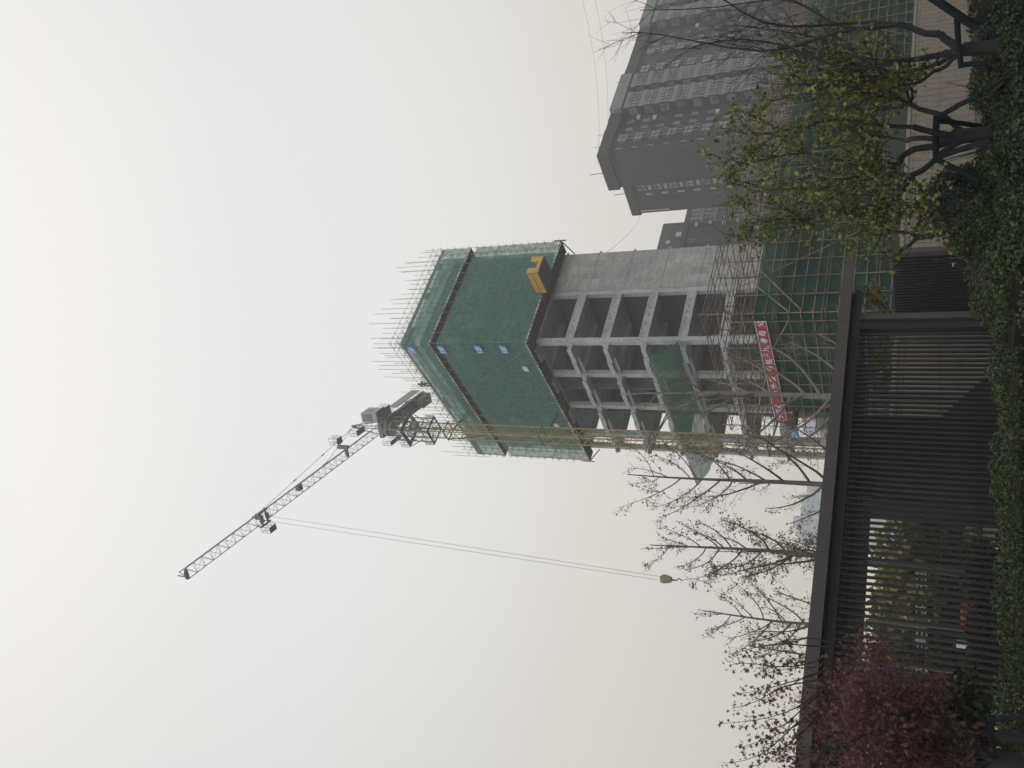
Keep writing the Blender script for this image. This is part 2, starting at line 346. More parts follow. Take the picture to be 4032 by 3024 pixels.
for z in lifts + [52.5, 53.0, 53.65]:
    for d in ((-.09, .88) if (z > 51 or lifts.index(z) % 2 == 0) else (-.09,)):
        MB().tube([BF(SO-.3, TO+d, z), BF(SE+.15, TO+d, z)], .024, 4).build('ledger', steel, sc)
        MB().tube([BF(SO+d, TO-.3, z), BF(SO+d, TE+.15, z)], .024, 4).build('ledger', steel, sc)
# putlogs poking through the net
for i, z in enumerate([Z0+.1+1.9*i for i in range(9)] + [52.5, 53.65]):
    for s in nsP + [SE]: MB().tube([BF(s+.06, TO-.32-rr.random()*.15, z+.05), BF(s+.06, TO+1.05, z+.05)], .022, 4).build('putlog', steel, sc)
kk = 0
pl = MB()
for i, z in enumerate([Z0+.1+1.9*i for i in range(9)] + [52.5, 53.65]):
    for t in ntP: pl.tube([BF(SO-.32-rr.random()*.15, t+.06, z+.05), BF(SO+1.05, t+.06, z+.05)], .022, 4)
pl.build('putlogs', steel, sc, kind='stuff')
# end frames seen from the side: cross ties
for z in lifts:
    MB().tube([BF(SE, TO-.25, z), BF(SE, TO+1.2, z)], .024, 4).build('end_tie', steel, sc)
    MB().tube([BF(SO-.25, TE, z), BF(SO+1.2, TE, z)], .024, 4).build('end_tie', steel, sc)
for k in range(8):
    z = Z0+.1+1.9*k
    MB().tube([BF(SE, TO, z), BF(SE, TO+.9, z+1.9)] if k % 2 else [BF(SE, TO+.9, z), BF(SE, TO, z+1.9)], .022, 4).build('end_brace', steel, sc)
    MB().tube([BF(SO, TE, z), BF(SO+.9, TE, z+1.9)] if k % 2 else [BF(SO+.9, TE, z), BF(SO, TE, z+1.9)], .022, 4).build('end_brace', steel, sc)
# long scissor braces outside the net
for s0, s1, z0_, z1_ in ((SO, 5.0, 39, 47.6), (5.0, 11.0, 47.6, 38), (0, 6.2, 47.8, 38.2), (6, 12.2, 38.5, 48), (2, 6, 49, 52), (7, 11, 52, 49)):
    MB().tube([BF(s0, TO-.14, z0_), BF(s1, TO-.14, z1_)], .026, 4).build('brace', steel, sc)
for s0, s1, z0_, z1_ in ((TO, 5.5, 47.6, 38.6), (0, 6.5, 38.5, 47.5), (6.0, 12.5, 38, 47), (12, 5.5, 38, 47.8), (12.2, 18.5, 47.4, 38.4), (19, 12.5, 47.5, 38.0), (3, 8, 49, 52)):
    MB().tube([BF(SO-.14, s0, z0_), BF(SO-.14, s1, z1_)], .026, 4).build('brace', steel, sc)
# decks whose dark undersides show, with striped toe boards
stripe = bpy.data.materials.new('red_white_toe_board'); stripe.use_nodes = True
_n = stripe.node_tree; _b = _n.nodes['Principled BSDF']; _t = _n.nodes.new('ShaderNodeTexCoord'); _w = _n.nodes.new('ShaderNodeTexChecker')
_w.inputs['Scale'].default_value = 2.6; _w.inputs['Color1'].default_value = (.42, .40, .38, 1); _w.inputs['Color2'].default_value = (.20, .09, .08, 1)
_n.links.new(_t.outputs['Object'], _w.inputs['Vector']); _n.links.new(_w.outputs['Color'], _b.inputs['Base Color'])
for z in (Z0, Z1):
    s_in = -.05
    MB().box((SO-.03, SE), (TO-.03, s_in), (z-.06, z), BF).build('deck', dark, sc)
    MB().box((SO-.03, s_in), (s_in, TE), (z-.06, z), BF).build('deck', dark, sc)
    MB().box((SO-.1, SE), (TO-.13, TO-.08), (z+.0, z+.16), BF).build('toe_board', stripe, sc)
    MB().box((SO-.13, SO-.08), (TO-.1, TE), (z+.0, z+.16), BF).build('toe_board', stripe, sc)
    bb = MB()
    for i in range(13): bb.box((SO+1.15*i, SO+1.15*i+.09), (TO+.05, -.1), (z-.2, z-.062), BF)
    bb.build('deck_bearer', dark, sc)
    bb = MB()
    for i in range(19): bb.box((SO+.05, -.1), (TO+1.15*i, TO+1.15*i+.09), (z-.2, z-.062), BF)
    bb.build('deck_bearer', dark, sc)
MB().tube([BF(SE+.1, TO-.1, Z0-.5), BF(SE+.1, TO-.1, Z0+.9)], .07, 6).tube([BF(SE+.05, TO, Z0), BF(SE-.35, .1, Z0-1.1)], .06, 6).build('bracket', dark, sc)
MB().tube([BF(SO, TE+.1, Z0-.5), BF(SO, TE+.1, Z0+.9)], .06, 6).tube([BF(SO, TE, Z0), BF(0, TE-.6, Z0-1.1)], .06, 6).build('bracket', dark, sc)
# floor number boards at the corner
blue = mat('blue_board', (.10, .27, .52), (.08, .22, .45), sc=1.5, rough=.6)
white = mat('white_lettering', (.75, .76, .78), rough=.7)
for (z, txt, what) in ((51.15, '14F', 'topmost blue board reading 14F under the scaffold rim'), (47.4, '13F', 'blue board reading 13F just below the dark deck band'), (42.95, '12F', 'blue board reading 12F halfway down the netted corner'), (40.05, '10F', 'lowest blue board reading 10F on the netted corner')):
    b_ = MB().box((SO-.24, SO-.20), (TO+.1, TO+1.35), (z-.38, z+.42), BF)
    th = thing('floor_number_board', what, 'sign', BF(SO-.22, TO+.7, z-.38), 'blue floor number boards')
    b_.build('panel', blue, th)
    text_mesh(txt, .55, .95, BF(SO-.25, TO+1.22, z-.26), -BF.L, (0, 0, 1), white, 'lettering', th, .006, .012)
wp = mat('white_sheet', (.62, .62, .6), rough=.8)
for t_, z_, what in ((2.1, 38.6, 'small white sheet on the lower net, nearest the corner'), (12.6, 38.7, 'small white sheet on the lower net beside the dark hatch'), (19.2, 39.7, 'small white sheet on the thin end net')):
    MB().box((SO-.2, SO-.17), (t_, t_+.8), (z_, z_+.55), BF).build('white_sheet', wp, label=what, category='sheet', group='white sheets tied to the netting')
# ================================================================== loading platform
yel = mat('yellow_paint', (.62, .36, .05), (.48, .28, .05), sc=2, rough=.6)
gry = mat('dark_platform_floor', (.10, .12, .12), (.07, .085, .085), sc=2, rough=.8)
lp = thing('loading_platform', 'yellow sided loading platform jutting out of the green net', 'platform', BF(6.5, -4.4, 36.8))
a0, a1, p0, p1, zb, zt = 5.2, 7.6, -4.6, -1.7, 36.9, 38.15
MB().box((a0, a1), (p0, p1), (zb-.1, zb), BF).build('floor', gry, lp)
MB().box((a0, a0+.05), (p0, p1), (zb, zt), BF).build('side_panel', yel, lp)
MB().box((a1-.05, a1), (p0, p1), (zb, zt), BF).build('side_panel', yel, lp)
MB().box((a0+.05, a0+.75), (p0, p0+.05), (zb, zt), BF).box((a1-.75, a1-.05), (p0, p0+.05), (zb, zt), BF).box((a0+.75, a1-.75), (p0, p0+.05), (zb, zb+.35), BF).build('front_gate', yel, lp)
q = MB()
for s_ in (a0-.02, a1+.02):
    q.tube([BF(s_, p0-.02, zb), BF(s_, p0-.02, zt)], .04, 4).tube([BF(s_, p1, zb), BF(s_, p1, zt)], .04, 4).tube([BF(s_, p0, zt), BF(s_, p1, zt)], .035, 4).tube([BF(s_, p0, (zb+zt)/2), BF(s_, p1, (zb+zt)/2)], .03, 4)
q.build('frame', mat('dark_yellow_frame', (.30, .20, .05)), lp)
MB().box((a0+.6, a1-.9), (p0+.3, p0+1.2), (zb+.02, zb+.75), BF).build('stacked_load', mat('blue_crate', (.08, .16, .20)), lp)
for s_ in (a0, a1): MB().tube([BF(s_, p0+.4, zt), BF(s_, -.2, 41.6)], .015, 4).build('stay_rope', steel, lp)
# ================================================================== catch net fan at mid height
zi = 22.6
A = onP(2560, 1404, BF(-4.2, 0, 0), AZ+math.pi/2); Bq = onP(2738, 1905, BF(-4.2, 0, 0), AZ+math.pi/2)
ZO = (A.z+Bq.z)/2; tA = BF.st(A)[1]; tB = BF.st(Bq)[1]
cn = thing('catch_net', 'green catch net fan spread out below the open floors on the crane side', 'net', BF(-2, 10, zi))
m_ = MB(); NX = 24
for k in range(7):
    for i in range(NX+1):
        v = k/6; u = i/NX; t = (0.0+(20-0)*u)*(1-v) + (tA+(tB-tA)*u)*v
        s_ = -.05-4.15*v; z = zi+(ZO-zi)*v - .35*math.sin(math.pi*v)*(1+.5*math.sin(u*19)) + random.uniform(-.13, .13)
        m_.v.append(BF(s_, t, z))
for k in range(6):
    for i in range(NX): o = k*(NX+1)+i; m_.f.append((o, o+1, o+NX+2, o+NX+1))
m_.build('mesh', mat('catch_net_green', (.085, .26, .175), (.06, .19, .13), sc=.5, rough=.95, alpha=.80, fine=3), cn)
for i in range(9):
    u = i/8; MB().tube([BF(0, 20*u, zi-.05), BF(-4.25, tA+(tB-tA)*u, ZO+.02)], .035, 4).build('outrigger', steel, cn)
for v in (.35, .7, 1.0):
    MB().tube([BF(-4.2*v, tA*v, zi+(ZO-zi)*v+.03), BF(-4.2*v, 20*(1-v)+tB*v, zi+(ZO-zi)*v+.03)], .03, 4).build('rail', steel, cn)
# ================================================================== tower crane
ylw = mat('crane_yellow', (.38, .285, .10), (.26, .20, .10), sc=1.3, rough=.65)
ygr = mat('crane_olive_grey', (.26, .225, .15), (.19, .17, .13), sc=1.2, rough=.7)
jg = mat('jib_grey', (.32, .33, .335), (.25, .26, .265), sc=1.5, rough=.6)
dk = mat('crane_dark_steel', (.20, .205, .22), (.14, .145, .155), sc=1.5, rough=.7)
cabm = mat('cab_panel_grey', (.42, .42, .40), (.36, .36, .35), sc=1.5, rough=.5)
JA = math.atan2(-28.39, -11.54)                              # heading of the jib
CX, CY = -5.38, 79.85
MF = FR((CX, CY), AZ+rad(4)); JF = FR((CX, CY), JA)
cr = thing('tower_crane', 'tall tower crane with yellow lattice mast and grey jib reaching left over the trees', 'crane', (CX, CY, 0))
hw = .60
def lattice(corn, z0, z1, step, rc, rb, name, mt_, fr=MF):
    ch = MB()
    for (a, b) in corn: ch.tube([fr(a, b, z0), fr(a, b, z1)], rc, 4)
    n = max(1, round((z1-z0)/step)); h = (z1-z0)/n
    for i in range(n):
        for q in range(4):
            a, b = corn[q], corn[(q+1) % 4]; z = z0+i*h
            m1 = ((a[0]+b[0])/2, (a[1]+b[1])/2)
            ch.tube([fr(*a, z), fr(*m1, z+h/2), fr(*b, z)], rb, 3) if False else ch.tube([fr(*(a if i % 2 else b), z), fr(*(b if i % 2 else a), z+h)], rb, 4)
            if i % 2 == 0: ch.tube([fr(*a, z), fr(*b, z)], rb, 4)
    return ch.build(name, mt_, cr)
cor = [(-hw, -hw), (hw, -hw), (hw, hw), (-hw, hw)]
z = 0; k = 0
while z < 52.9:
    z1 = min(z+2.95, 53); lattice(cor, z, z1, .98, .075, .035, 'mast_section', ylw if z > 0 else dk); z = z1+.0; k += 1
lattice([(a*1.02, b*1.02) for a, b in cor], 53, 58.2, 1.1, .09, .045, 'mast_section', ygr)
hw2 = .95; cor2 = [(-hw2, -hw2), (hw2, -hw2), (hw2, hw2), (-hw2, hw2)]
lattice(cor2, 51.6, 57.0, 1.35, .07, .035, 'climbing_cage', ygr)
# working platforms of the cage with railings
def platform(z, s0, s1, t0, t1, fr, nm='platform'):
    p = MB().box((s0, s1), (t0, t1), (z-.05, z), fr)
    o = p.build(nm, dk, cr); r = MB()
    pts = [(s0, t0), (s1, t0), (s1, t1), (s0, t1), (s0, t0)]
    for h in (.55, 1.1): r.tube([fr(a, b, z+h) for a, b in pts], .022, 4)
    for (a, b) in pts[:4] + [((s0+s1)/2, t0), ((s0+s1)/2, t1), (s0, (t0+t1)/2), (s1, (t0+t1)/2)]: r.tube([fr(a, b, z), fr(a, b, z+1.1)], .022, 4)
    r.build('railing', dk, o); return o
for z in (51.7, 55.0):
    e = 1.5 if z > 52 else 1.2
    platform(z, -e, e, -e, -.97, MF); platform(z, -e, e, .97, e, MF); platform(z, -e, -.97, -.96, .96, MF); platform(z, .97, e, -.96, .96, MF)
for a, b in ((-1.45, -1.45), (1.45, -1.45), (1.45, 1.45), (-1.45, 1.45)):
    MB().tube([MF(a, b, 55), MF(a*.56, b*.56, 53.2)], .05, 4).build('knee_brace', dk, cr)
MB().box((-.5, .5), (-.9, -.6), (53.6, 54.6), MF).build('hydraulic_ram', dk, cr)
# slewing ring and turntable
MB().tube([(CX, CY, 57.2), (CX, CY, 57.6), (CX, CY, 57.62), (CX, CY, 58.2)], [.75, .75, .95, .95], 16).build('slewing_ring', dk, cr)
MB().box((-1.0, 1.0), (-.85, .85), (58.2, 58.7), JF).build('turntable', ygr, cr)
platform(57.3, -1.1, 1.1, -1.75, -1.2, JF); platform(57.3, -1.1, 1.1, 1.2, 1.75, JF)
# cat head
ZJ = 58.9
hd_ = MB()
for b in (-.55, .55):
    hd_.tube([JF(.75, b, ZJ-.3), JF(.05, b*.25, 62.9)], .06, 4).tube([JF(-.75, b, ZJ-.3), JF(-.1, b*.25, 62.9)], .06, 4)
for i in range(5):
    z = ZJ+.5+i*.75; f_ = 1-(z-ZJ+.3)/4.2
    for b in (-1, 1): hd_.tube([JF(.75*f_, .55*b*max(f_, .25), z), JF(-.75*f_, .55*b*max(f_, .25), z+.3)], .03, 4)
hd_.tube([JF(.4, -.3, 61), JF(.4, .3, 61)], .03, 4).tube([JF(-.2, -.2, 62.9), JF(.3, .2, 62.95)], .16, 5)
hd_.build('cat_head', mat('cathead_orange_grey', (.34, .22, .13), (.25, .18, .13), sc=2), cr)
o_ = platform(61.2, .35, 1.9, -.35, .35, JF)
# jib: triangular truss, apex up
J0, J1, JH, JW = 1.0, 30.6, 1.0, .52
nb = 30; dx = (J1-J0)/nb
for k in range(6):
    m_ = MB(); i0, i1 = k*5, k*5+5
    xa, xb = J0+i0*dx, J0+i1*dx
    rs = .05 if k < 3 else .042
    for (b, z) in ((-JW, ZJ), (JW, ZJ), (0, ZJ+JH)): m_.tube([JF(xa, b, z), JF(xb, b, z)], rs, 5)
    for i in range(i0, i1):
        x0, x1 = J0+i*dx, J0+(i+1)*dx; xm = (x0+x1)/2
        for b in (-JW, JW): m_.tube([JF(x0, b, ZJ), JF(xm, 0, ZJ+JH), JF(x1, b, ZJ)], .024, 4)
        m_.tube([JF(x0, -JW, ZJ), JF(x0, JW, ZJ)], .022, 4)
        m_.tube([JF(x0, -JW if i % 2 else JW, ZJ), JF(x1, JW if i % 2 else -JW, ZJ)], .018, 4)
    m_.build('jib_section', jg, cr)
# tie rods
tp = JF(.1, 0, 62.95)
for xt, jn in ((20.3, (7.5, 13.5)), (9.6, (5.5,))):
    end = JF(xt, 0, ZJ+JH+.05); MB().tube([tp, end], .028, 4).build('tie_rod', dk, cr)
    for x in jn: u = x/xt; p = tp.lerp(end, u); MB().tube([p-JF.R*.25, p+JF.R*.25], .07, 4).build('rod_link', dk, cr)
MB().tube([JF(19.6, 0, ZJ+JH), JF(21.2, 0, ZJ+JH)], .11, 5).build('rod_anchor', dk, cr)
MB().tube([JF(9.0, 0, ZJ+JH), JF(10.0, 0, ZJ+JH)], .1, 5).build('rod_anchor', dk, cr)
# jib nose, winch, trolley
MB().tube([JF(J1+.1, -.45, ZJ-.05), JF(J1+.1, .45, ZJ-.05)], .16, 8).tube([JF(J1, -.5, ZJ), JF(J1+.35, -.3, ZJ-.1), JF(J1+.35, .3, ZJ-.1), JF(J1, .5, ZJ)], .05, 4).tube([JF(J1, 0, ZJ+JH), JF(J1+.35, 0, ZJ-.1)], .05, 4).tube([JF(J1+.35, -.1, ZJ-.1), JF(J1+.35, -.1, ZJ+.8)], .06, 5).build('jib_nose', dk, cr)
MB().tube([JF(6.6, -.5, ZJ+.3), JF(6.6, .5, ZJ+.3)], .2, 8).box((6.4, 6.8), (.45, .8), (ZJ-.05, ZJ+1.3), JF).build('trolley_winch', dk, cr)
platform(ZJ+.9, 6.2, 7.1, 1.05, 1.8, JF)
MB().box((14.6, 15.2), (-.25, .3), (ZJ+.1, ZJ+.55), JF).build('rope_guide', dk, cr)
TRX = (Vector((-14.21, 60.83, 0))-Vector((CX, CY, 0))).dot(JF.R)
tr_ = MB().box((TRX-.7, TRX+.7), (-.75, -.6), (ZJ-.32, ZJ-.18), JF).box((TRX-.7, TRX+.7), (.6, .75), (ZJ-.32, ZJ-.18), JF).box((TRX-.45, TRX-.3), (-.6, .6), (ZJ-.31, ZJ-.19), JF).box((TRX+.3, TRX+.45), (-.6, .6), (ZJ-.31, ZJ-.19), JF)
for a in (-.6, .6):
    for b in (-.68, .68): tr_.tube([JF(TRX+a, b, ZJ-.25), JF(TRX+a, b, ZJ+.12)], .07, 5)
tr_.tube([JF(TRX-.4, -.3, ZJ-.3), JF(TRX-.4, .3, ZJ-.3)], .2, 8).tube([JF(TRX+.4, -.3, ZJ-.3), JF(TRX+.4, .3, ZJ-.3)], .2, 8)
tr_.box((TRX-.25, TRX+.2), (-.2, .1), (ZJ+.1, ZJ+.75), JF)
tr_.build('trolley', dk, cr)
platform(ZJ-1.0, TRX-.45, TRX+.45, -1.4, -.8, JF)
HB = Vector((-14.5, 60.75, 19.0))
for a in (-.4, .4):
    MB().tube([JF(TRX+a, 0, ZJ-.4), HB+JF.R*a*.55+Vector((0, 0, .45))], .014, 4).build('hoist_rope', mat('wire_rope', (.16, .16, .16), rough=.6), cr)
hb = MB()
for b in (-.14, .14):
    c_ = HB + JF.L*b; ring = [(-.34, .36), (-.4, .08), (-.18, -.42), (.18, -.42), (.4, .08), (.34, .36), (0, .48)]
    hb.poly([c_+JF.R*x+Vector((0, 0, z)) for x, z in ring])
P1 = [HB-JF.L*.14+JF.R*x+Vector((0, 0, z)) for x, z in ring]; P2 = [HB+JF.L*.14+JF.R*x+Vector((0, 0, z)) for x, z in ring]
for i in range(7): hb.poly([P1[i], P1[(i+1) % 7], P2[(i+1) % 7], P2[i]])
hb.build('hook_block', mat('faded_yellow_block', (.33, .27, .17), (.25, .21, .15)), cr)
MB().tube([HB+Vector((0, 0, -.45)), HB+Vector((0, 0, -.8)), HB+Vector((.16, 0, -1.0)), HB+Vector((.05, 0, -1.22)), HB+Vector((-.16, 0, -1.12))], [.09, .06, .05, .045, .02], 6).build('hook', dk, cr)
for a in (0, .07): MB().tube([HB+Vector((0, 0, -1.1)), HB+Vector((.25+a, .1, -1.9)), HB+Vector((.2-a, .0, -2.7)), HB+Vector((.5, 0, -3.9+a))], .011, 4).build('sling', mat('wire_rope', (.16, .16, .16)), cr)
# counter jib
KL = 9.3
m_ = MB()
for b in (-.8, .8): m_.box((-KL, -1.0), (b-.07, b+.07), (ZJ-.45, ZJ-.1), JF)
for i in range(9): x = -1.2-i*.95; m_.box((x-.05, x+.05), (-.8, .8), (ZJ-.35, ZJ-.2), JF)
m_.build('counter_jib', dk, cr)
MB().box((-KL, -1.1), (-.72, .72), (ZJ-.1, ZJ-.06), JF).build('counter_jib_deck', dk, cr)
MB().box((-KL-.1, -KL+2.0), (-.62, .62), (ZJ-1.25, ZJ+.3), JF).build('counterweight', mat('counterweight_olive', (.17, .155, .12), (.13, .12, .10)), cr)
MB().box((-KL+.05, -3.9), (.95, 1.02), (ZJ+.1, ZJ+1.35), JF).build('signboard_panel', mat('dusty_white_panel', (.36, .35, .34), (.30, .30, .29)), cr)
MB().tube([JF(-5.9, -.45, ZJ+.35), JF(-5.9, .45, ZJ+.35)], .38, 10).box((-7.0, -6.4), (-.5, .5), (ZJ-.05, ZJ+.7), JF).box((-5.4, -4.9), (-.4, .4), (ZJ-.05, ZJ+.45), JF).build('hoist_winch', dk, cr)
rl = MB()
for b in (-.95, .95):
    for h in (.5, 1.05): rl.tube([JF(-KL, b, ZJ+h), JF(-1.1, b, ZJ+h)], .022, 4)
    for i in range(10): x = -1.1-i*.9; rl.tube([JF(x, b, ZJ-.1), JF(x, b, ZJ+1.05)], .022, 4)
rl.build('counter_jib_railing', dk, cr)
for b in (-.7, .7): MB().tube([tp, JF(-KL+1.3, b, ZJ-.1)], .03, 4).build('counter_tie', dk, cr)
MB().tube([tp, JF(-5.9, 0, ZJ+.7)], .012, 4).build('luffing_rope', mat('wire_rope', (.16, .16, .16)), cr)
# cab on the street side of the head
cb = MB().hexa([JF(-.55, 1.15, 58.5), JF(1.0, 1.15, 58.5), JF(1.0, 2.35, 58.5), JF(-.55, 2.35, 58.5)], [JF(-.55, 1.15, 60.5), JF(1.25, 1.15, 60.5), JF(1.25, 2.35, 60.5), JF(-.55, 2.35, 60.5)])
cbo = cb.build('cab', cabm, cr)
gl_ = mat('cab_glass', (.16, .18, .20), (.12, .14, .16), rough=.15, spec=.6)
MB().hexa([JF(1.10, 1.3, 59.1), JF(1.14, 1.3, 59.1), JF(1.14, 2.2, 59.1), JF(1.10, 2.2, 59.1)], [JF(1.24, 1.3, 60.3), JF(1.28, 1.3, 60.3), JF(1.28, 2.2, 60.3), JF(1.24, 2.2, 60.3)]).build('windscreen', gl_, cbo)
MB().box((-.1, .9), (2.352, 2.37), (59.2, 60.2), JF).build('side_window', gl_, cbo)
MB().box((-.65, 1.1), (1.05, 2.45), (58.36, 58.497), JF).build('cab_floor', dk, cbo)
platform(58.4, -1.7, -.6, 1.15, 2.3, JF)
# tie-in braces to the building
for z, tt in ((49.8, 14.6), (38.2, 14.8), (26.2, 15.5), (14.8, 15.5)):
    fr_ = MB()
    for q in range(4): a, b = cor[q], cor[(q+1) % 4]; fr_.tube([MF(a[0]*1.25, a[1]*1.25, z), MF(b[0]*1.25, b[1]*1.25, z)], .09, 4)
    fr_.build('tie_collar', dk, cr)
    tx = SO-.2 if z > 37 else 0
    for (a, t_) in ((.7, tt-3.4), (.7, tt-2.9), (-.7, tt+1.6)):
        MB().tube([MF(a, .7, z), BF(0 if z < 40 else -1.3, t_, z+.1)], .075, 5).build('tie_strut', mat('tie_strut_tan', (.30, .22, .13), (.2, .16, .1)), cr)
# ================================================================== dark residential tower on the right
TC = (40.09, 135.48); TF = FR(TC, AZ)
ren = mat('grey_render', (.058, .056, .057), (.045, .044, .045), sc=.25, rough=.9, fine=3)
ren2 = mat('grey_render_recess', (.036, .039, .045), (.028, .031, .037), sc=.3, rough=.9)  # darker copy of the grey render, recess shade is in its colour
brn = mat('brown_base_render', (.12, .088, .078), (.09, .07, .064), sc=.3, rough=.9)
band = mat('pale_grey_band', (.21, .215, .205), (.17, .175, .17), sc=.4, rough=.85)
glz = mat('tower_glass', (.20, .225, .235), (.075, .088, .10), sc=.6, rough=.25, spec=.5, lo=.4, hi=.6)  # pale sky reflection is painted into the pane colour in patches
frm = mat('window_frame_dark', (.02, .022, .026)); frl = mat('window_cage_pale', (.30, .29, .25), (.24, .235, .21))
pip = mat('white_pipe', (.62, .62, .6), rough=.6)
rt = thing('residential_tower', 'tall dark grey apartment tower with glazed bay windows behind the right-hand scaffold', 'building', (*TC, 0))
ZR = 53.8; NS = 52.0; FH = 2.9
MB().box((0, 5.2), (0, 7.35), (0, 51.6), TF).build('wall', ren, rt)
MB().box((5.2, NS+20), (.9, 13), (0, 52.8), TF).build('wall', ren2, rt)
MB().box((.5, 30), (7.36, 14.3), (0, 49.5), TF).build('wall', ren, rt)
for a, b in ((21.4, 30.6), (48.8, 60)): MB().box((a, b), (0, .9), (0, 51.6), TF).build('wall', ren, rt)
MB().box((-.35, NS+20), (-.35, 7.6), (51.62, ZR), TF).build('parapet', ren, rt)
MB().box((.3, 30.3), (7.62, 14.6), (49.52, 51.3), TF).build('parapet', ren, rt)
for a, b in ((11.2, 21.8), (38.4, 49)): MB().box((a, b), (-1.35, -.352), (51.60, ZR-.004), TF).build('parapet', band, rt)
for a, b in ((6.5, 8.5), (11.0, 18), (24, 27), (37, 42)): MB().box((a, b), (1, 4), (ZR, ZR+.9), TF).build('roof_curb', ren, rt)
for a, b, t, zz_ in ((3.2, 3.2, .5, ZR), (6.3, 6.3, .3, ZR), (22, 22, .3, ZR)): MB().tube([TF(a, t, zz_), TF(a, t, zz_+1.6)], .07, 5).build('vent_pipe', pip, rt)
MB().tube([TF(0, 3.8, ZR), TF(-.1, 3.8, ZR+2.6)], .06, 4).build('antenna', frm, rt)
MB().tube([TF(.6, 9.4, 51.3), TF(.5, 9.4, 53.4)], .06, 4).build('antenna', frm, rt)
for s_ in (5.9, 31.9): MB().tube([TF(s_-.5, .75, 51.7), TF(s_-.4, .75, 51.3), TF(s_, .8, 51.0), TF(s_, .8, 4)], .10, 5).build('downpipe', pip, rt)
MB().tube([TF(.4, 13.7, 49.6), TF(.35, 13.7, 44)], .08, 5).build('downpipe', pip, rt)
MB().box((-.02, 5.2), (-.05, 0), (50.9, 51.05), TF).box((-.05, 0), (0, 7.35), (50.9, 51.05), TF).build('string_course', ren2, rt)
def glazed_bay(s0, s1, skip=()):
    # projecting enclosed balcony: pale slab bands, dark mullioned glazing
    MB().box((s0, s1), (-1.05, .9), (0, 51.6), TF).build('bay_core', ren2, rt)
    zt = 51.3; n = 0
    while zt > 16:
        MB().box((s0-.06, s1+.06), (-1.14, -1.051), (zt-FH+2.05, zt-FH+2.9), TF).build('bay_band', band, rt)
        w_ = MB().box((s0+.08, s1-.08), (-1.085, -1.053), (zt-FH+.03, zt-FH+2.03), TF).build('window', glz, rt)
        g = MB(); nc = 5
        for i in range(nc+1):
            x = s0+.1+(s1-s0-.2)*i/nc; g.box((x-.055, x+.055), (-1.13, -1.086), (zt-FH+.0, zt-FH+2.03), TF)
        for z in (.02, .62, 1.45): g.box((s0+.14, s1-.14), (-1.122, -1.087), (zt-FH+z, zt-FH+z+.11), TF)
        g.build('window_frame', frm if n not in skip else brn, w_)
        MB().box((s0-.055, s0-.002), (-.9, .6), (zt-FH+.4, zt-FH+1.9), TF).build('window', glz, rt)
        zt -= FH; n += 1
for (a, b, sk) in ((11.4, 16.0, ()), (17.6, 21.6, (3,)), (38.6, 42.9, (2,)), (44.6, 48.8, ())): glazed_bay(a, b, sk)
def cage_col(s0, s1, t):
    zt = 50.6
    while zt > 14:
        w_ = MB().box((s0, s1), (t-.5, t+.02), (zt-1.5, zt), TF).build('window', glz, rt)
        g = MB()
        for x in (s0, (s0+s1)/2, s1): g.box((x-.05, x+.05), (t-.54, t-.501), (zt-1.5, zt), TF)
        g.box((s0, s1), (t-.545, t-.502), (zt-.75, zt-.68), TF); g.build('window_frame', frm, w_)
        c_ = MB(); x0, x1 = s0+.25, s1-.05; za, zb = zt-2.75, zt-1.75
        for z in (za, zb): c_.box((x0, x1), (t-.75, t-.69), (z, z+.07), TF)
        for x in (x0, (x0+x1)/2, x1-.07): c_.box((x, x+.07), (t-.751, t-.69), (za+.07, zb), TF)
        c_.box((x0, x1), (t-.69, t), (za, za+.05), TF)
        c_.build('air_unit_cage', frl, rt); zt -= FH
for a, b, t in ((2.7, 4.7, 0), (22.7, 25.0, 0), (28.6, 30.5, 0)): cage_col(a, b, t)
zt = 50.9
sill = mat('pale_sill', (.42, .42, .40))
while zt > 14:                                               # narrow slots beside the blank end wall
    MB().box((.75, 1.25), (-.012, .02), (zt-.75, zt), TF).build('window', frm, rt)
    MB().box((1.26, 1.40), (-.05, .02), (zt-1.1, zt), TF).build('window_frame', sill, rt)
    for s_ in (7.4, 9.4, 33.4, 35.8): MB().box((s_, s_+.8), (.86, .92), (zt-1.6, zt-.3), TF).build('window', glz, rt)
    zt -= FH
zt = 48.7
while zt > 16:                                               # stair windows between the two end walls
    w_ = MB().box((.46, .54), (7.7, 9.1), (zt-1.45, zt), TF).build('window', glz, rt); g = MB()
    for y in (7.7, 8.4, 9.1): g.box((.42, .459), (y-.04, y+.04), (zt-1.45, zt), TF)
    g.box((.425, .459), (7.7, 9.1), (zt-.6, zt-.53), TF); g.build('window_frame', frm, w_)
    MB().box((.44, .54), (7.8, 8.9), (zt-2.5, zt-1.9), TF).build('air_unit_cage', frl, rt)
    w_ = MB().box((.46, .54), (9.6, 10.2), (zt-2.4, zt-1.2), TF).build('window', glz, rt)
    MB().box((.40, .46), (9.83, 9.97), (zt-2.4, zt-1.2), TF).build('window_frame', sill, w_)
    zt -= FH
acm = mat('air_unit_white', (.50, .50, .48), (.42, .42, .41))
for s_, z_ in ((10.2, 48.3), (9.4, 45.2), (8.7, 34.0), (36.4, 33.6), (34.9, 30.6), (36.9, 42)):
    MB().box((s_, s_+.9), (.45, .88), (z_, z_+.65), TF).build('air_unit', acm, rt)
MB().box((-.004, 4.9), (-.15, 7.4), (0, 15.5), TF).box((4.9, 72), (-1.3, .9), (0, 15.5), TF).build('base_storeys', brn, rt)
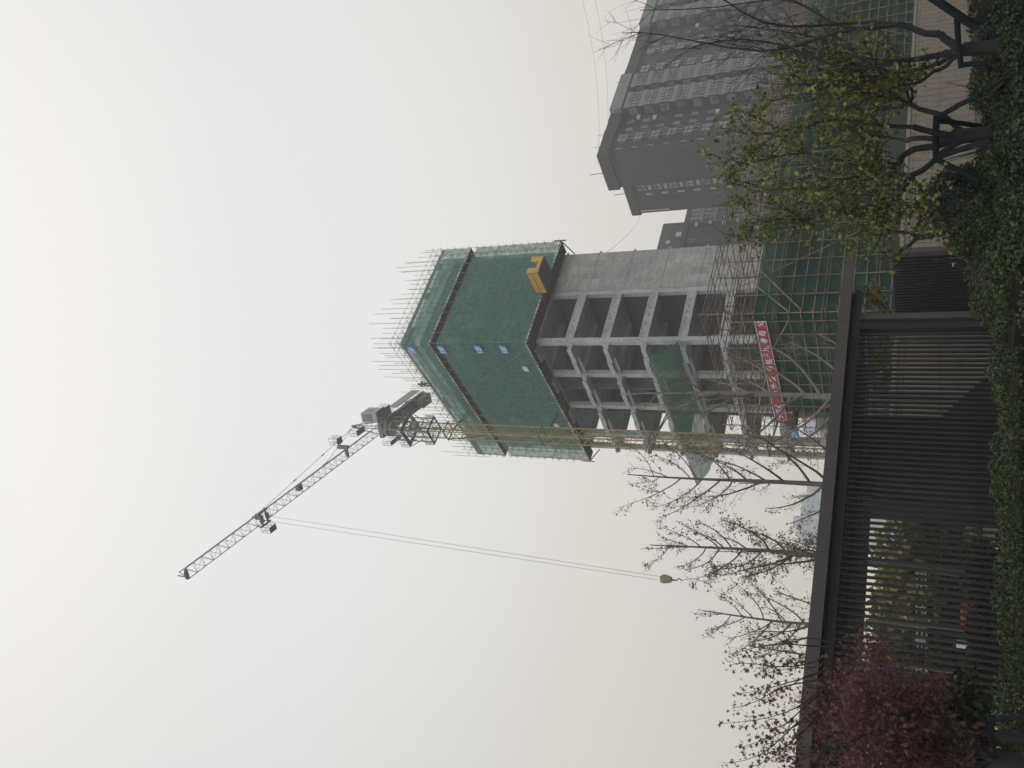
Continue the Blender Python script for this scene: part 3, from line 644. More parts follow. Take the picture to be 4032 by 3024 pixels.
# ================================================================== farther apartment block half hidden by the concrete tower
F3o = hd(2706, 836, 185); F3 = FR((F3o.x, F3o.y), AZ); z3 = F3o.z
c3 = F3.st(onP(2682, 960, (F3o.x, F3o.y), AZ))[0]
t3 = thing('apartment_block', 'lower dark apartment block squeezed between the concrete tower and the grey tower', 'building', F3(c3, 0, 0))
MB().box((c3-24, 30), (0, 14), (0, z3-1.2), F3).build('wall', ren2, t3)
MB().box((c3-24, 30), (-.4, 14), (z3-1.2, z3), F3).build('parapet', ren, t3)
pa = onP(2612, 881, F3(0, 8, 0), AZ); pb = onP(2562, 982, F3(0, 8, 0), AZ); sa, sb = F3.st(pa)[0], F3.st(pb)[0]
MB().box((sb-14, sa), (8, 13), (z3, pa.z), F3).build('lift_housing', ren, t3)
MB().box((sa-4.6, sa-3.2), (7.96, 8.02), (z3+3.0, z3+4.6), F3).build('window', acm, t3)
MB().box((sa-6.9, sa-5.9), (7.9, 8.02), (z3+5.6, z3+6.5), F3).build('peeling_patch', acm, t3)
z = z3-1.3; k = 0
while z > 16:
    for (a, b) in ((c3*.38, 1.5), (c3*.66, c3*.52), (c3*.99, c3*.84)):
        big = b > 0
        MB().box((a, b), (-.9 if big else -.05, .0), (z-2.9, z-2.1), F3).build('bay_band', band if big else ren, t3)
        w_ = MB().box((a+.1, b-.1), (-.8 if big else -.03, .0), (z-2.08, z-.1), F3).build('window', glz, t3); g = MB()
        for i in range(5): x = a+.1+(b-a-.2)*i/4; g.box((x-.06, x+.06), (-.9 if big else -.09, -.8 if big else -.03), (z-2.0, z-.1), F3)
        g.build('window_frame', frm, w_)
    MB().box((c3*.50+(k % 2)*.6, c3*.50+.8+(k % 2)*.6), (-.5, 0), (z-1.9, z-1.2), F3).build('air_unit', acm, t3)
    z -= 2.95; k += 1
# ================================================================== far pale towers fading into the haze
pale = mat('far_wall_haze_tint', (.45, .50, .53), (.40, .45, .48), sc=.08, rough=.8)  # pale blue of distant haze is mixed into the wall colour
D9 = 520
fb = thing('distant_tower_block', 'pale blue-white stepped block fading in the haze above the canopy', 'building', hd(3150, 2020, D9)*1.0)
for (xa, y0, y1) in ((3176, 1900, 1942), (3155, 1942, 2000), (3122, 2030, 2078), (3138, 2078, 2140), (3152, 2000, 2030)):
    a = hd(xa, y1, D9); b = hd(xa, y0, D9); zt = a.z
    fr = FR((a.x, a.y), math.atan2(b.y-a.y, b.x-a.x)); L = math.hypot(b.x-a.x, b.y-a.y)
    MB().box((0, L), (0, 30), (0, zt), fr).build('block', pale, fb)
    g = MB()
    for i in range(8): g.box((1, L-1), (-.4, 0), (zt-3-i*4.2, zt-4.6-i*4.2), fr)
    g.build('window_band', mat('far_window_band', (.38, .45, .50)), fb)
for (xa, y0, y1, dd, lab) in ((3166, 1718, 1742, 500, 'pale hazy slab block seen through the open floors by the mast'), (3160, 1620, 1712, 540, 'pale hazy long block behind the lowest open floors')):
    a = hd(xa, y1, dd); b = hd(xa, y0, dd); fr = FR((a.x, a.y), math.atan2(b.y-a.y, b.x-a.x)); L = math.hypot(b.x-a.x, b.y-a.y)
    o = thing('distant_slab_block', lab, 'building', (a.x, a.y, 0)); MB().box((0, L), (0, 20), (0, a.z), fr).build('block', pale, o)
    g = MB()
    for i in range(7): g.box((1, L-1), (-.3, 0), (a.z-3-i*4, a.z-4.4-i*4), fr)
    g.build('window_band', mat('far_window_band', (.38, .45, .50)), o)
# ================================================================== overhead wires
wr = mat('overhead_wire', (.04, .04, .04))
def wire(p, q, sag, lab):
    pts = []
    for i in range(17):
        u = i/16; c_ = p.lerp(q, u); c_.z -= sag*4*u*(1-u); pts.append(c_)
    MB().tube(pts, .02, 3).build('overhead_wire', wr, label=lab, category='wire', group='thin wires over the grey tower')
wire(hd(2120, -500, 120), TF(-.2, 1.6, ZR+.4), 3.0, 'thin wire rising off the grey tower corner toward the upper right')
wire(hd(2190, -480, 122), TF(.6, 5.2, ZR+.6), 3.4, 'second thin wire leaving the grey tower, lower and fainter')
wire(TF(.4, 13.9, 49.6), BF(SW, .4, 33.0), 1.2, 'thin wire sagging between the grey tower and the concrete tower')
# ================================================================== lower scaffold in front of the tower, netted below
K = 36.0
LP = hd(3058, 1238, K); LA = rad(40.2); LB = rad(129.5)
LR = FR((LP.x, LP.y), LA); LL = FR((LP.x, LP.y), LB)          # right run, left run (t = away behind)
def zl(x): return hd(x, 1240, K).z
bam = mat('yellow_scaffold_tube', (.30, .25, .135), (.17, .135, .09), sc=1.1, rough=.7, lo=.42, hi=.58)
rst = mat('rusty_scaffold_tube', (.19, .135, .10), (.12, .085, .07), sc=1.4, rough=.8)
ngl = mat('green_site_net', (.036, .118, .082), (.028, .066, .052), sc=.22, rough=.95, alpha=.93, fine=1.6, stretch=(1, 1, 1.8))
ls = thing('street_scaffold', 'long open scaffold of yellow and rusty tubes netted green on its lower half', 'scaffold', (LP.x, LP.y, 0))
zs = [zl(x) for x in (3252, 3203, 3155, 3106, 3058, 3012, 2966, 2922, 2880, 2828, 2776)]
dz = zs[1]-zs[0]; lo_ = []
z = zs[0]-dz
while z > .2: lo_.append(z); z -= dz
zs = sorted(lo_) + zs
LR_E, LL_E = 34.0, 7.9
dbl = [z for i, z in enumerate(zs) if (len(zs)-1-i) in (0, 2, 6, 10, 14)]
for i, z in enumerate(zs):
    d_ = z in dbl; m_ = rst if d_ else bam
    e = LL_E + (1.0 if i % 3 == 0 else .2)
    MB().tube([LR(-.25, -.03, z), LR(LR_E, -.03, z)], .022, 4).build('ledger', m_, ls)
    MB().tube([LL(-.25, .03, z), LL(e, .03, z)], .022, 4).build('ledger', m_, ls)
    if d_ or i % 2: 
        MB().tube([LR(-.25, 1.0, z), LR(LR_E, 1.0, z)], .022, 4).build('ledger', rst, ls)
        MB().tube([LL(-.25, -1.0, z), LL(e, -1.0, z)], .022, 4).build('ledger', rst, ls)
    if d_:
        MB().tube([LR(-.3, -.02, z+.14), LR(LR_E, -.02, z+.14)], .022, 4).build('ledger', rst, ls)
        MB().tube([LL(-.3, .02, z+.14), LL(e, .02, z+.14)], .022, 4).build('ledger', rst, ls)
        MB().tube([LR(-.3, .5, z+.02), LR(LR_E, .5, z+.02)], .022, 4).build('ledger', rst, ls)
rr = random.Random(11); s_ = 0.0; k = 0
zt_ = zs[-1]
while s_ < LR_E:
    top = zt_+rr.uniform(-1.2, .25) if k % 3 else zt_+rr.uniform(.1, .5)
    MB().tube([LR(s_, -.08, 0), LR(s_+rr.uniform(-.06, .06), -.08, top)], .022, 4).build('standard', bam, ls)
    MB().tube([LR(s_+.12, 1.0, 0), LR(s_+.12, 1.0, top-rr.uniform(0, .8))], .022, 4).build('standard', rst, ls)
    s_ += 1.12; k += 1
s_ = .35
while s_ < LL_E:
    MB().tube([LL(s_, .08, 0), LL(s_+rr.uniform(-.05, .05), .08, zt_+rr.uniform(-.9, .5))], .022, 4).build('standard', bam, ls)
    MB().tube([LL(s_+.1, -1.0, 0), LL(s_+.1, -1.0, zt_-rr.uniform(0, 2))], .022, 4).build('standard', rst, ls)
    s_ += .82
pt = MB()
for z in zs:
    s_ = .06
    while s_ < LR_E: pt.tube([LR(s_, -.25-rr.random()*.15, z+.05), LR(s_, 1.15, z+.05+rr.uniform(-.03, .03))], .022, 4); s_ += 1.12
    s_ = .4
    while s_ < LL_E: pt.tube([LL(s_, .28, z+.05), LL(s_, -1.15, z+.05)], .022, 4); s_ += .82
pt.build('putlogs', rst, ls, kind='stuff')
def brace(fr, sgn, a, za, b, zb, m_=bam): MB().tube([fr(a, -.14*sgn, za), fr(b, -.14*sgn, zb)], .028, 4).build('brace', m_, ls)
q0 = zs[len(zs)-9]
for i in range(6):
    a = .9+i*5.4; brace(LR, 1, a, zt_-.3 if i % 2 == 0 else 1.5, a+6.0, 1.5 if i % 2 == 0 else zt_-.3, bam)
    brace(LR, 1, a+2.7, 1.2, a+8.2, zs[-4], rst)
brace(LR, 1, 0, zs[-8], 3.8, zs[-1]); brace(LL, -1, .2, zs[-8], 4.2, zs[-4]); brace(LL, -1, 1.6, 1.6, 7.6, zs[-7]); brace(LL, -1, 7.4, zs[-3], 2.4, zs[-6])
brace(LR, 1, 2.6, zs[-5], .1, zs[-9])
# nets
panelize(ngl, 1.12, 1.2, [(0, (.82, .84, .86)), (1, (1.1, 1.12, 1.1)), (.85, (1.0, .94, .9))])
ztop = zs[-5]+.02
def net(fr, face, a, b, z0, z1, n, seed, m_):
    rumple(MB(), a, b, z0, z1, fr, face, n, 4, .05, seed).build('net', m_, ls)
zq = [0.1, zs[-13], zs[-9], zs[-7], ztop]
for i in range(4):
    for k in range(5): net(LR, .0+.012*(k % 2), k*6.8, k*6.8+6.82, zq[i], zq[i+1]+.08, 10, i*10+k, ngl)
    for k in range(2): net(LL, .0-.012*(k % 2), k*2.9, k*2.9+2.92, zq[i], zq[i+1]+.08, 6, i*10+k+5, ngl)
net(LL, 0, 5.8, 6.6, 0.1, ztop-.1, 3, 77, ngl); net(LL, 0, 6.6, 7.9, 0.1, zs[-9], 3, 78, mat('green_net_thin', (.05, .17, .12)))
MB().box((0, LR_E), (.04, .95), (zs[-7]-.06, zs[-7]-.02), LR).build('deck', dark, ls)
MB().box((.02, LL_E), (-.95, -.04), (zs[-7]-.06, zs[-7]-.02), LL).build('deck', dark, ls)
MB().box((0, LR_E), (.04, .95), (zs[-11]-.06, zs[-11]-.02), LR).build('deck', dark, ls)
# dark structure behind the netting (podium floors)
pod = thing('podium_building', 'low unfinished podium behind the green netted street scaffold', 'building', LR(10, 3, 0))
MB().box((1.6, LR_E+14), (1.7, 9), (0, 7.6), LR).build('wall', mat('podium_concrete', (.15, .13, .115), (.11, .10, .09), sc=.5, fine=4), pod)
for i in range(9): MB().box((2.6+3.4*i, 4.6+3.4*i), (1.66, 1.72), (4.9, 6.7), LR).build('window_opening', mat('hole_black', (.01, .01, .01)), pod)
# red banner
red = mat('red_banner_cloth', (.46, .07, .08), (.37, .055, .065), sc=1.2, rough=.8)
B0 = LL.st(onP(2970, 1264, LL(0, .18, 0), LB))[0]; B1 = LL.st(onP(3050, 1650, LL(0, .18, 0), LB))[0]
za, zb_ = onP(3017, 1264, LL(0, .18, 0), LB).z, onP(2971, 1264, LL(0, .18, 0), LB).z
zc, zd = onP(3100, 1652, LL(0, .18, 0), LB).z, onP(3053, 1650, LL(0, .18, 0), LB).z
bn = thing('banner', 'long red cloth banner with white Chinese characters along the top of the green net', 'banner', LL(2, .2, za))
m_ = MB(); NB = 26
for k in range(4):
    for i in range(NB+1):
        u = i/NB; v = k/3; lo = za+(zc-za)*u; hi = zb_+(zd-zb_)*u
        m_.v.append(LL(B0+(B1-B0)*u, .19+.012*math.sin(i*1.9+k), lo+(hi-lo)*v))
for k in range(3):
    for i in range(NB): o = k*(NB+1)+i; m_.f.append((o, o+NB+1, o+NB+2, o+1))
m_.build('cloth', red, bn)
e_ = MB()
for v in (0.02, .98):
    pts = [LL(B0+(B1-B0)*u, .215, (za+(zc-za)*u)*(1-v)+(zb_+(zd-zb_)*u)*v) for u in (0, .25, .5, .75, 1)]
    e_.tube(pts, .016, 4)
e_.tube([LL(B0, .215, za), LL(B0, .215, zb_)], .016, 4).tube([LL(B1, .215, zc), LL(B1, .215, zd)], .016, 4)
e_.build('hem', white, bn)
chars = [('父', 1273), ('母', 1310), ('妻', 1340), ('儿', 1373), ('牵', 1398), ('挂', 1422), ('你', 1449), ('安', 1489), ('全', 1518), ('小', 1545), ('心', 1594), ('切', 1615), ('记', 1635)]
for ch, yc in chars:
    c_ = LL.st(onP(3015, yc, LL(0, .2, 0), LB))[0]; u = (c_-B0)/(B1-B0)
    lo = za+(zc-za)*u; hi = zb_+(zd-zb_)*u; hh = (hi-lo)*.62; ww = .36
    text_mesh(ch, hh, ww, LL(c_+ww/2, .235, lo+(hi-lo)*.19), -LL.R, (0, 0, 1), white, 'character', bn, .004, .022)
# 3F board
p = onP(3140, 1696, LL(0, .2, 0), LB); s3, _ = LL.st(p); 
zA = onP(3141, 1682, LL(0, .2, 0), LB).z; zB = onP(3106, 1682, LL(0, .2, 0), LB).z
th = thing('floor_number_board', 'lone blue 3F board low on the street scaffold near the crane mast', 'sign', LL(s3, .2, zA), 'blue floor number boards')
W3 = .62
MB().box((s3-.05, s3+W3), (.18, .21), (zA, zB), LL).build('panel', mat('blue_board_low', (.12, .30, .52), (.10, .25, .45)), th)
text_mesh('3F', (zB-zA)*.6, W3*.78, LL(s3+W3*.86, .225, zA+(zB-zA)*.2), -LL.R, (0, 0, 1), white, 'lettering', th, .004, .015)
# ================================================================== site hoarding and beige boundary wall
hgm = mat('dark_green_hoarding', (.020, .042, .028), (.016, .034, .023), sc=.6, rough=.6)
WA = rad(49); wo = hd(3514, 1320, 28.4); WFr = FR((wo.x, wo.y), WA)
bei = mat('beige_wall_panel', (.26, .215, .16), (.225, .19, .145), sc=.5, rough=.85, fine=4)
bj = mat('panel_joint_dark', (.06, .055, .05))
wl = thing('boundary_wall', 'beige panelled boundary wall running behind the shrubs and the slat fence', 'wall', (wo.x, wo.y, 0))
ws0, ws1 = -4.0, 40
MB().box((ws0, ws1), (0, .3), (0, 2.42), WFr).build('panels', bei, wl)
MB().box((ws0, ws1), (-.05, .35), (2.43, 2.57), WFr).build('coping', mat('beige_coping', (.27, .24, .20), (.24, .21, .18), sc=.8, rough=.85), wl)
j = MB(); s_ = ws0
while s_ < ws1: j.box((s_-.008, s_+.008), (-.006, .01), (.05, 2.42), WFr); s_ += .62
j.box((ws0, ws1), (-.0065, .01), (1.29, 1.305), WFr).box((ws0, ws1), (-.0065, .01), (2.24, 2.255), WFr)
j.build('joints', bj, wl, kind='stuff')
hT = 1.4; h0 = WFr.st(onP(3492, 0, WFr(0, hT, 0), WA)); z_r = onP(3492, 0, WFr(0, hT, 0), WA).z; z_l = onP(3512, 1000, WFr(0, hT, 0), WA).z; h1 = WFr.st(onP(3512, 1000, WFr(0, hT, 0), WA))
ho = thing('site_hoarding', 'plain dark green hoarding standing just behind the beige wall', 'hoarding', WFr(h1[0], hT, 0))
sl_ = (z_r-z_l)/(h0[0]-h1[0]); e0, e1 = h1[0]-6, h0[0]+8
MB().hexa([WFr(e0, hT, 0), WFr(e1, hT, 0), WFr(e1, hT+.1, 0), WFr(e0, hT+.1, 0)], [WFr(e0, hT, z_l-6*sl_), WFr(e1, hT, z_r+8*sl_), WFr(e1, hT+.1, z_r+8*sl_), WFr(e0, hT+.1, z_l-6*sl_)]).build('panel', hgm, ho)
for i in range(18): MB().box((e0+1+i*2.4, e0+1.05+i*2.4), (hT-.03, hT-.002), (0, z_l-.1), WFr).build('panel_joint', mat('hoarding_joint', (.015, .03, .022)), ho)
# ribbed dark screen at the end of the wall
ra = hd(3510, 1009, 26.5); rb_ = hd(3520, 1250, 28.3); rfr = FR((rb_.x, rb_.y), math.atan2(ra.y-rb_.y, ra.x-rb_.x)); rl_ = math.hypot(ra.x-rb_.x, ra.y-rb_.y)
dkm = mat('dark_bronze_metal', (.022, .021, .023), (.017, .017, .018), sc=2, rough=.55); dkl = mat('dark_bronze_fascia', (.076, .062, .058), (.06, .051, .049), sc=1.5, rough=.6)
rs_ = thing('ribbed_screen', 'dark vertically ribbed screen between the beige wall and the slat fence', 'screen', (rb_.x, rb_.y, 0))
zr = ra.z
MB().box((-3, rl_), (0, .12), (0, zr-.04), rfr).build('backing_panel', dkm, rs_)
MB().box((rl_, rl_+.16), (-.06, .14), (0, zr), rfr).build('end_post', dkl, rs_)
for i in range(int((rl_+3)/.12)): MB().box((-3+i*.12, -3+i*.12+.045), (-.05, -.001), (0, zr-.05), rfr).build('rib', dkm, rs_)
# ================================================================== canopy and slat fence
q1 = onZ(3328, 990, 3.6); q3 = onZ(3137, 2924, 3.6)
CA = math.atan2(q1.y-q3.y, q1.x-q3.x); CF = FR((q1.x, q1.y), CA)
q2 = CF.st(onZ(3234, 1900, 3.6)); 
cnp = thing('canopy', 'flat dark bronze canopy edge running along the top of the slat fence', 'canopy', CF(-6, .5, 3.2))
LE = -18.0
s_ = 0; sj = [0, -2.6, -4.75, -6.9, -8.9, -10.9, -12.9, -15.0, LE]
for a, b in zip(sj[:-1], sj[1:]):
    MB().box((b+.004, a-.004), (0, .08), (3.35, 3.6), CF).build('fascia_panel', dkl, cnp)
MB().box((LE, -.02), (.08, 2.4), (3.50, 3.58), CF).build('roof_deck', dkm, cnp)
for a, b in zip([-.9] + sj[1:-1], sj[1:]):
    MB().box((b+.003, a-.003), (.55, .68), (3.16, 3.33), CF).build('lower_beam', mat('bronze_mid', (.06, .056, .055), (.048, .045, .045)), cnp)
MB().box((LE, -.9), (.68, 2.2), (3.34, 3.40), CF).build('soffit', dkm, cnp)
# slats
sf = thing('slat_fence', 'long dark fence of close vertical metal slats under the canopy', 'fence', CF(-9, .6, 0))
sst = CF.st(onZ(3330, 1262, 3.2))[0]
sstart = CF.st(onP(3500, 1262, CF(0, .6, 0), CA))[0]
MB().box((sstart-.05, sstart+.14), (.48, .78), (0, 3.16), CF).build('end_post', dkl, sf)
MB().box((sstart-.30, sstart-.06), (.56, .74), (0, 3.155), CF).build('end_post', dkm, sf)
slm = mat('slat_bronze', (.024, .022, .024), (.018, .017, .018), sc=3, rough=.5)
sx_ = sstart-.44; sl0 = MB().box((sx_-.045, sx_), (.58, .64), (0.05, 3.155), CF).build('slat', slm, sf)
for i in range(1, 99):
    o = sl0.copy(); COL.objects.link(o); o.parent = sf; o.location = Vector(sl0.location) - CF.R*(.141*i); WL[o.name] = WL[sl0.name]
more = MB()
for i in range(99, 122): x = sx_-.141*i; more.box((x-.045, x), (.58, .64), (.05, 3.155), CF)
more.build('slats_beyond', slm, sf, kind='stuff')
MB().box((LE, sstart), (.70, .75), (3.02, 3.12), CF).build('top_rail', dkm, sf)
MB().box((LE, sstart), (.70, .74), (2.86, 2.885), CF).build('mid_rail', dkm, sf)
MB().box((LE, sstart), (.70, .75), (.06, .16), CF).build('bottom_rail', dkm, sf)
# guardhouse block and lintel behind
def cs(x, y, t): return CF.st(onP(x, y, CF(0, t, 0), CA))[0]
g0, g1 = cs(3500, 1968, 1.2), cs(3500, 1640, 1.2)
gh = thing('guard_room', 'blank black-walled room behind the middle of the slat fence', 'room', CF((g0+g1)/2, 2, 0))
MB().box((g0, g1), (1.2, 2.0), (0, 3.33), CF).build('wall', mat('black_cladding', (.015, .015, .017), (.012, .012, .013), rough=.6), gh)
MB().box((g0+.5, g0+.56), (1.16, 1.2), (1.9, 2.6), CF).build('door_frame', mat('pale_metal_edge', (.30, .32, .32)), gh)
lt = thing('gate_lintel', 'dark tile-clad lintel hanging behind the left half of the slat fence', 'lintel', CF(-10, 1.3, 2.7))
tl = mat('dark_green_grey_tile', (.10, .108, .09), (.08, .088, .075), sc=1.5, rough=.6)
MB().box((LE, g0-.01), (1.05, 1.35), (2.70, 3.33), CF).build('tile_face', tl, lt)
j = MB(); x = LE
for z in (2.86, 3.02, 3.18): j.box((LE, g0-.01), (1.044, 1.051), (z, z+.012), CF)
while x < g0: j.box((x, x+.012), (1.043, 1.052), (2.70, 3.33), CF); x += .42
j.build('joints', bj, lt, kind='stuff')
MB().box((g1+.01, sstart-.6), (1.6, 1.8), (3.0, 3.33), CF).build('upper_band', tl, gh)
# low dark planter wall behind the right part
MB().hexa([CF(g1+.01, 2.2, 0), CF(sstart-.5, 2.2, 0), CF(sstart-.5, 2.5, 0), CF(g1+.01, 2.5, 0)], [CF(g1+.01, 2.2, 1.9), CF(sstart-.5, 2.2, .35), CF(sstart-.5, 2.5, .35), CF(g1+.01, 2.5, 1.9)]).build('ramp_side_wall', dkm, label='black sloping side wall rising behind the slats toward the guard room', category='wall')
# ================================================================== trees
bark = mat('bark_grey_brown', (.17, .15, .13), (.10, .09, .08), sc=9, rough=.95, bump=.5, stretch=(1, 1, .25))
barkd = mat('bark_dark', (.042, .04, .038), (.026, .026, .026), sc=9, rough=.95, bump=.4, stretch=(1, 1, .3))
barkp = mat('bark_pale_ringed', (.27, .24, .21), (.16, .145, .13), sc=5, rough=.95, bump=.4, stretch=(.5, .5, 4))
olive = leafmat('leaves_olive_yellow', [(0, (.055, .07, .02)), (.4, (.10, .12, .03)), (.72, (.17, .185, .05)), (.9, (.27, .27, .09)), (.985, (.32, .29, .10)), (1, (.34, .18, .05))])
oran = leafmat('leaves_dry_orange', [(0, (.16, .10, .05)), (.5, (.24, .14, .05)), (1, (.14, .12, .06))])
grn = leafmat('leaves_grey_green', [(0, (.10, .115, .07)), (.6, (.16, .17, .10)), (1, (.26, .21, .10))])
redl = leafmat('leaves_maple_red', [(0, (.075, .036, .042)), (.45, (.155, .062, .070)), (.8, (.23, .10, .09)), (1, (.17, .12, .06))], .5)
mapg = leafmat('leaves_maple_green', [(0, (.045, .065, .03)), (.6, (.10, .115, .05)), (1, (.18, .06, .06))], .5)
hedg = leafmat('hedge_leaves', [(0, (.020, .030, .010)), (.5, (.036, .053, .016)), (.85, (.062, .082, .026)), (1, (.12, .13, .045))], .2)
hedd = leafmat('dark_shrub_leaves', [(0, (.013, .021, .009)), (.6, (.024, .036, .013)), (1, (.05, .065, .024))], .15)
blul = leafmat('blue_green_leaves', [(0, (.022, .034, .028)), (.6, (.04, .056, .045)), (1, (.08, .10, .08))], .15)
street = leafmat('street_tree_leaves', [(0, (.05, .06, .02)), (.5, (.16, .15, .05)), (.8, (.30, .25, .08)), (1, (.40, .31, .11))])
core = mat('shade_core', (.012, .015, .007), (.02, .02, .01), sc=6, rough=1)  # near-black fill, painted shade for the inside of hedges and shrubs
def unit(v): return v/np.linalg.norm(v)
def rperp(rr, d):
    a = np.array([rr.gauss(0, 1) for _ in range(3)]); a -= a.dot(d)*d; return unit(a)
class Tree:
    def __init__(t, seed): t.m = MB(); t.tw = MB(); t.pts = []; t.r = random.Random(seed)
    def limb(t, p0, d0, L, r0, up=.35, wob=.12, n=7, r1=.25, fine=False, k=5):
        p = np.array(p0, float); d = unit(np.array(d0, float)); P = [p.copy()]; D = [d.copy()]
        for i in range(n):
            d = unit(d + np.array([0, 0, up/n]) + rperp(t.r, d)*wob*t.r.uniform(.3, 1)); p = p + d*L/n; P.append(p.copy()); D.append(d.copy())
        (t.tw if fine else t.m).tube([tuple(q) for q in P], [r0*(1-(1-r1)*i/n) for i in range(n+1)], k, False)
        return P, D
    def to(t, p0, p1, r0, r1, arch=.0, wob=.05, n=9, k=6):       # a limb that ends at a given place
        p0, p1 = np.array(p0, float), np.array(p1, float); L = np.linalg.norm(p1-p0); P = []
        w_ = [np.array([t.r.gauss(0, 1) for _ in range(3)])*wob*L for _ in range(3)]
        for i in range(n+1):
            u = i/n; q = p0*(1-u)+p1*u; q = q + (w_[0]*math.sin(math.pi*u)+w_[1]*math.sin(2*math.pi*u)*.5+w_[2]*math.sin(3*math.pi*u)*.3)
            q[2] -= arch*L*math.sin(math.pi*u); P.append(q)
        t.m.tube([tuple(q) for q in P], [r0+(r1-r0)*(i/n)**.8 for i in range(n+1)], k, False)
        D = [unit(P[min(i+1, n)]-P[max(i-1, 0)]) for i in range(n+1)]; return P, D
    def twig(t, P, D, lo, num, L, r, ang, up, depth, leaf=4, leafgap=.3, spread=.03, fine_from=0):
        n = len(P)-1
        for q in range(num):
            u = t.r.uniform(lo, 1.0)*n; i = min(int(u), n-1); f = u-i
            p = P[i]*(1-f)+P[i+1]*f; d = D[i]
            nd = unit(d*math.cos(ang)+rperp(t.r, d)*math.sin(ang)*t.r.uniform(.7, 1.15))
            l = L*t.r.uniform(.55, 1.2)*(1-.35*u/n)
            P2, D2 = t.limb(p, nd, l, r, up, .22, 5, .4, True, 4 if depth else 3)
            if depth: t.twig(P2, D2, .15, max(2, int(num*.6)), L*.5, r*.6, ang*1.05, up*.8, depth-1, leaf, leafgap, spread)
            if leaf and (depth == 0 or t.r.random() < .6): t.leaves(P2, leaf, leafgap, spread)
    def leaves(t, P, cnt, lo, spread):
        n = len(P)-1
        for _ in range(cnt):
            u = t.r.uniform(lo, 1)*n; i = min(int(u), n-1); f = u-i; p = P[i]*(1-f)+P[i+1]*f
            t.pts.append(p + np.array([t.r.gauss(0, spread) for _ in range(3)]))
    def make(t, name, label, cat, base, bk, lf, size, shape, group=None, droop=.3, twm=None):
        th = thing(name, label, cat, (base[0], base[1], 0), group)
        t.m.build('trunk', bk, th, smooth=True)
        if t.tw.v: t.tw.build('branches', twm or bk, th)
        if t.pts and lf: leafcloud('crown', lf, t.pts, size, th, shape, droop)
        return th
# --- slim roadside trees standing behind the canopy
def ginkgo(seed, xb, yb, xt, yt, D, r, nb, spread, leafn, lf, lsz, label, low=2.6, up0=.5, bk=bark, pale=False):
    t = Tree(seed); b = hd(xb, yb, D); tp_ = hd(xt, yt, D); b0 = (b.x+(b.x-tp_.x)*.02, b.y, -.05)
    H = tp_.z
    P, Dd = t.to(b0, tuple(tp_), r, .014, 0, .008, 14, 8)
    az = .3
    for k in range(nb):
        z = low + (H-low-.5)*(k/nb)**.95 + t.r.uniform(-.15, .15); u = z/H*14; i = min(int(u), 13); f = u-i
        p = P[i]*(1-f)+P[i+1]*f
        az = t.r.uniform(0, 2*math.pi) if k % 2 else az+math.pi+t.r.uniform(-.6, .6)
        if k == 0: az = .3
        L = spread*(1-(z/H)**1.6*.62)*t.r.uniform(.75, 1.15)
        el = t.r.uniform(.25, .6)
        d = np.array([math.cos(az)*math.cos(el), math.sin(az)*math.cos(el), math.sin(el)])
        rb = (r*(1-z/H)*.42+.010)
        B, BD = t.limb(p, d, L, rb, 1.15*up0*2, .10, 9, .22)
        t.twig(B, BD, .2, 9, L*.36, .0055, .75, .5, 1 if L > 1.6 else 0, leafn, .1, .035)
        t.leaves(B, leafn*4, .35, .04)
        for q in range(10):                                   # short spurs
            i2 = t.r.randrange(1, 9); nd = rperp(t.r, BD[i2]); t.tw.tube([tuple(B[i2]), tuple(B[i2]+nd*t.r.uniform(.04, .14))], .004, 3, False)
    return t.make('ginkgo_tree', label, 'tree', b, bk, lf, lsz, FAN, 'slim roadside trees behind the canopy', .2)
ginkgo(21, 3262, 1566, 2440, 1552, 24, .165, 22, 2.9, 1, oran, .045, 'bare pale-barked tree standing before the concrete tower, nearly leafless', low=3.0, bk=barkp)
ginkgo(22, 3236, 1914, 2470, 1868, 25, .13, 20, 3.4, 1, oran, .06, 'tree with a few dry orange leaves, first to the left of the crane mast', low=3.0)
ginkgo(23, 3207, 2200, 2560, 2146, 24, .125, 26, 2.6, 3, grn, .055, 'slim tree with grey green leaf clusters toward its tip', low=2.9, up0=.62)
ginkgo(24, 3184, 2402, 2765, 2404, 23, .085, 20, 2.3, 2, grn, .05, 'thinnest roadside tree, mostly bare twigs, next to the maple tips', low=2.8)
ginkgo(27, 3215, 2560, 2960, 2545, 27, .05, 12, 1.8, 1, grn, .05, 'small bare tree just showing behind the green maple sprigs', low=2.8)
# --- the leafy propped tree on the right
TD = 13.0
t = Tree(5); b = hd(3880, 545, TD); fork = hd(3745, 540, TD)
P, Dd = t.to((b.x, b.y, -.05), tuple(fork), .115, .10, 0, .01, 5, 8)
stems = [((3600, 500), 12.6, .052), ((3560, 610), 13.0, .056), ((3590, 690), 12.7, .05), ((3585, 410), 13.3, .042), ((3570, 555), 13.8, .045)]
nodes = []
for (xy, D, r) in stems:
    A, AD = t.to(P[-1]+(P[-2]-P[-1])*t.r.uniform(0, .9), tuple(hd(*xy, D)), r, r*.75, 0, .05, 6, 8); nodes.append((A[-1], xy[1], r*.7, D))
targets = [(2960, 760, 13.6), (2900, 640, 13.0), (2960, 520, 12.2), (3080, 380, 13.5), (3110, 235, 12.6), (3060, 880, 12.6), (3230, 150, 13.4), (3400, 905, 12.4), (3330, 300, 11.9), (3180, 690, 11.8), (3230, 560, 14.4), (3330, 770, 14.2), (3450, 640, 12.0), (3380, 430, 14.2), (3450, 250, 12.6), (2990, 870, 13.4), (3640, 800, 12.2)]
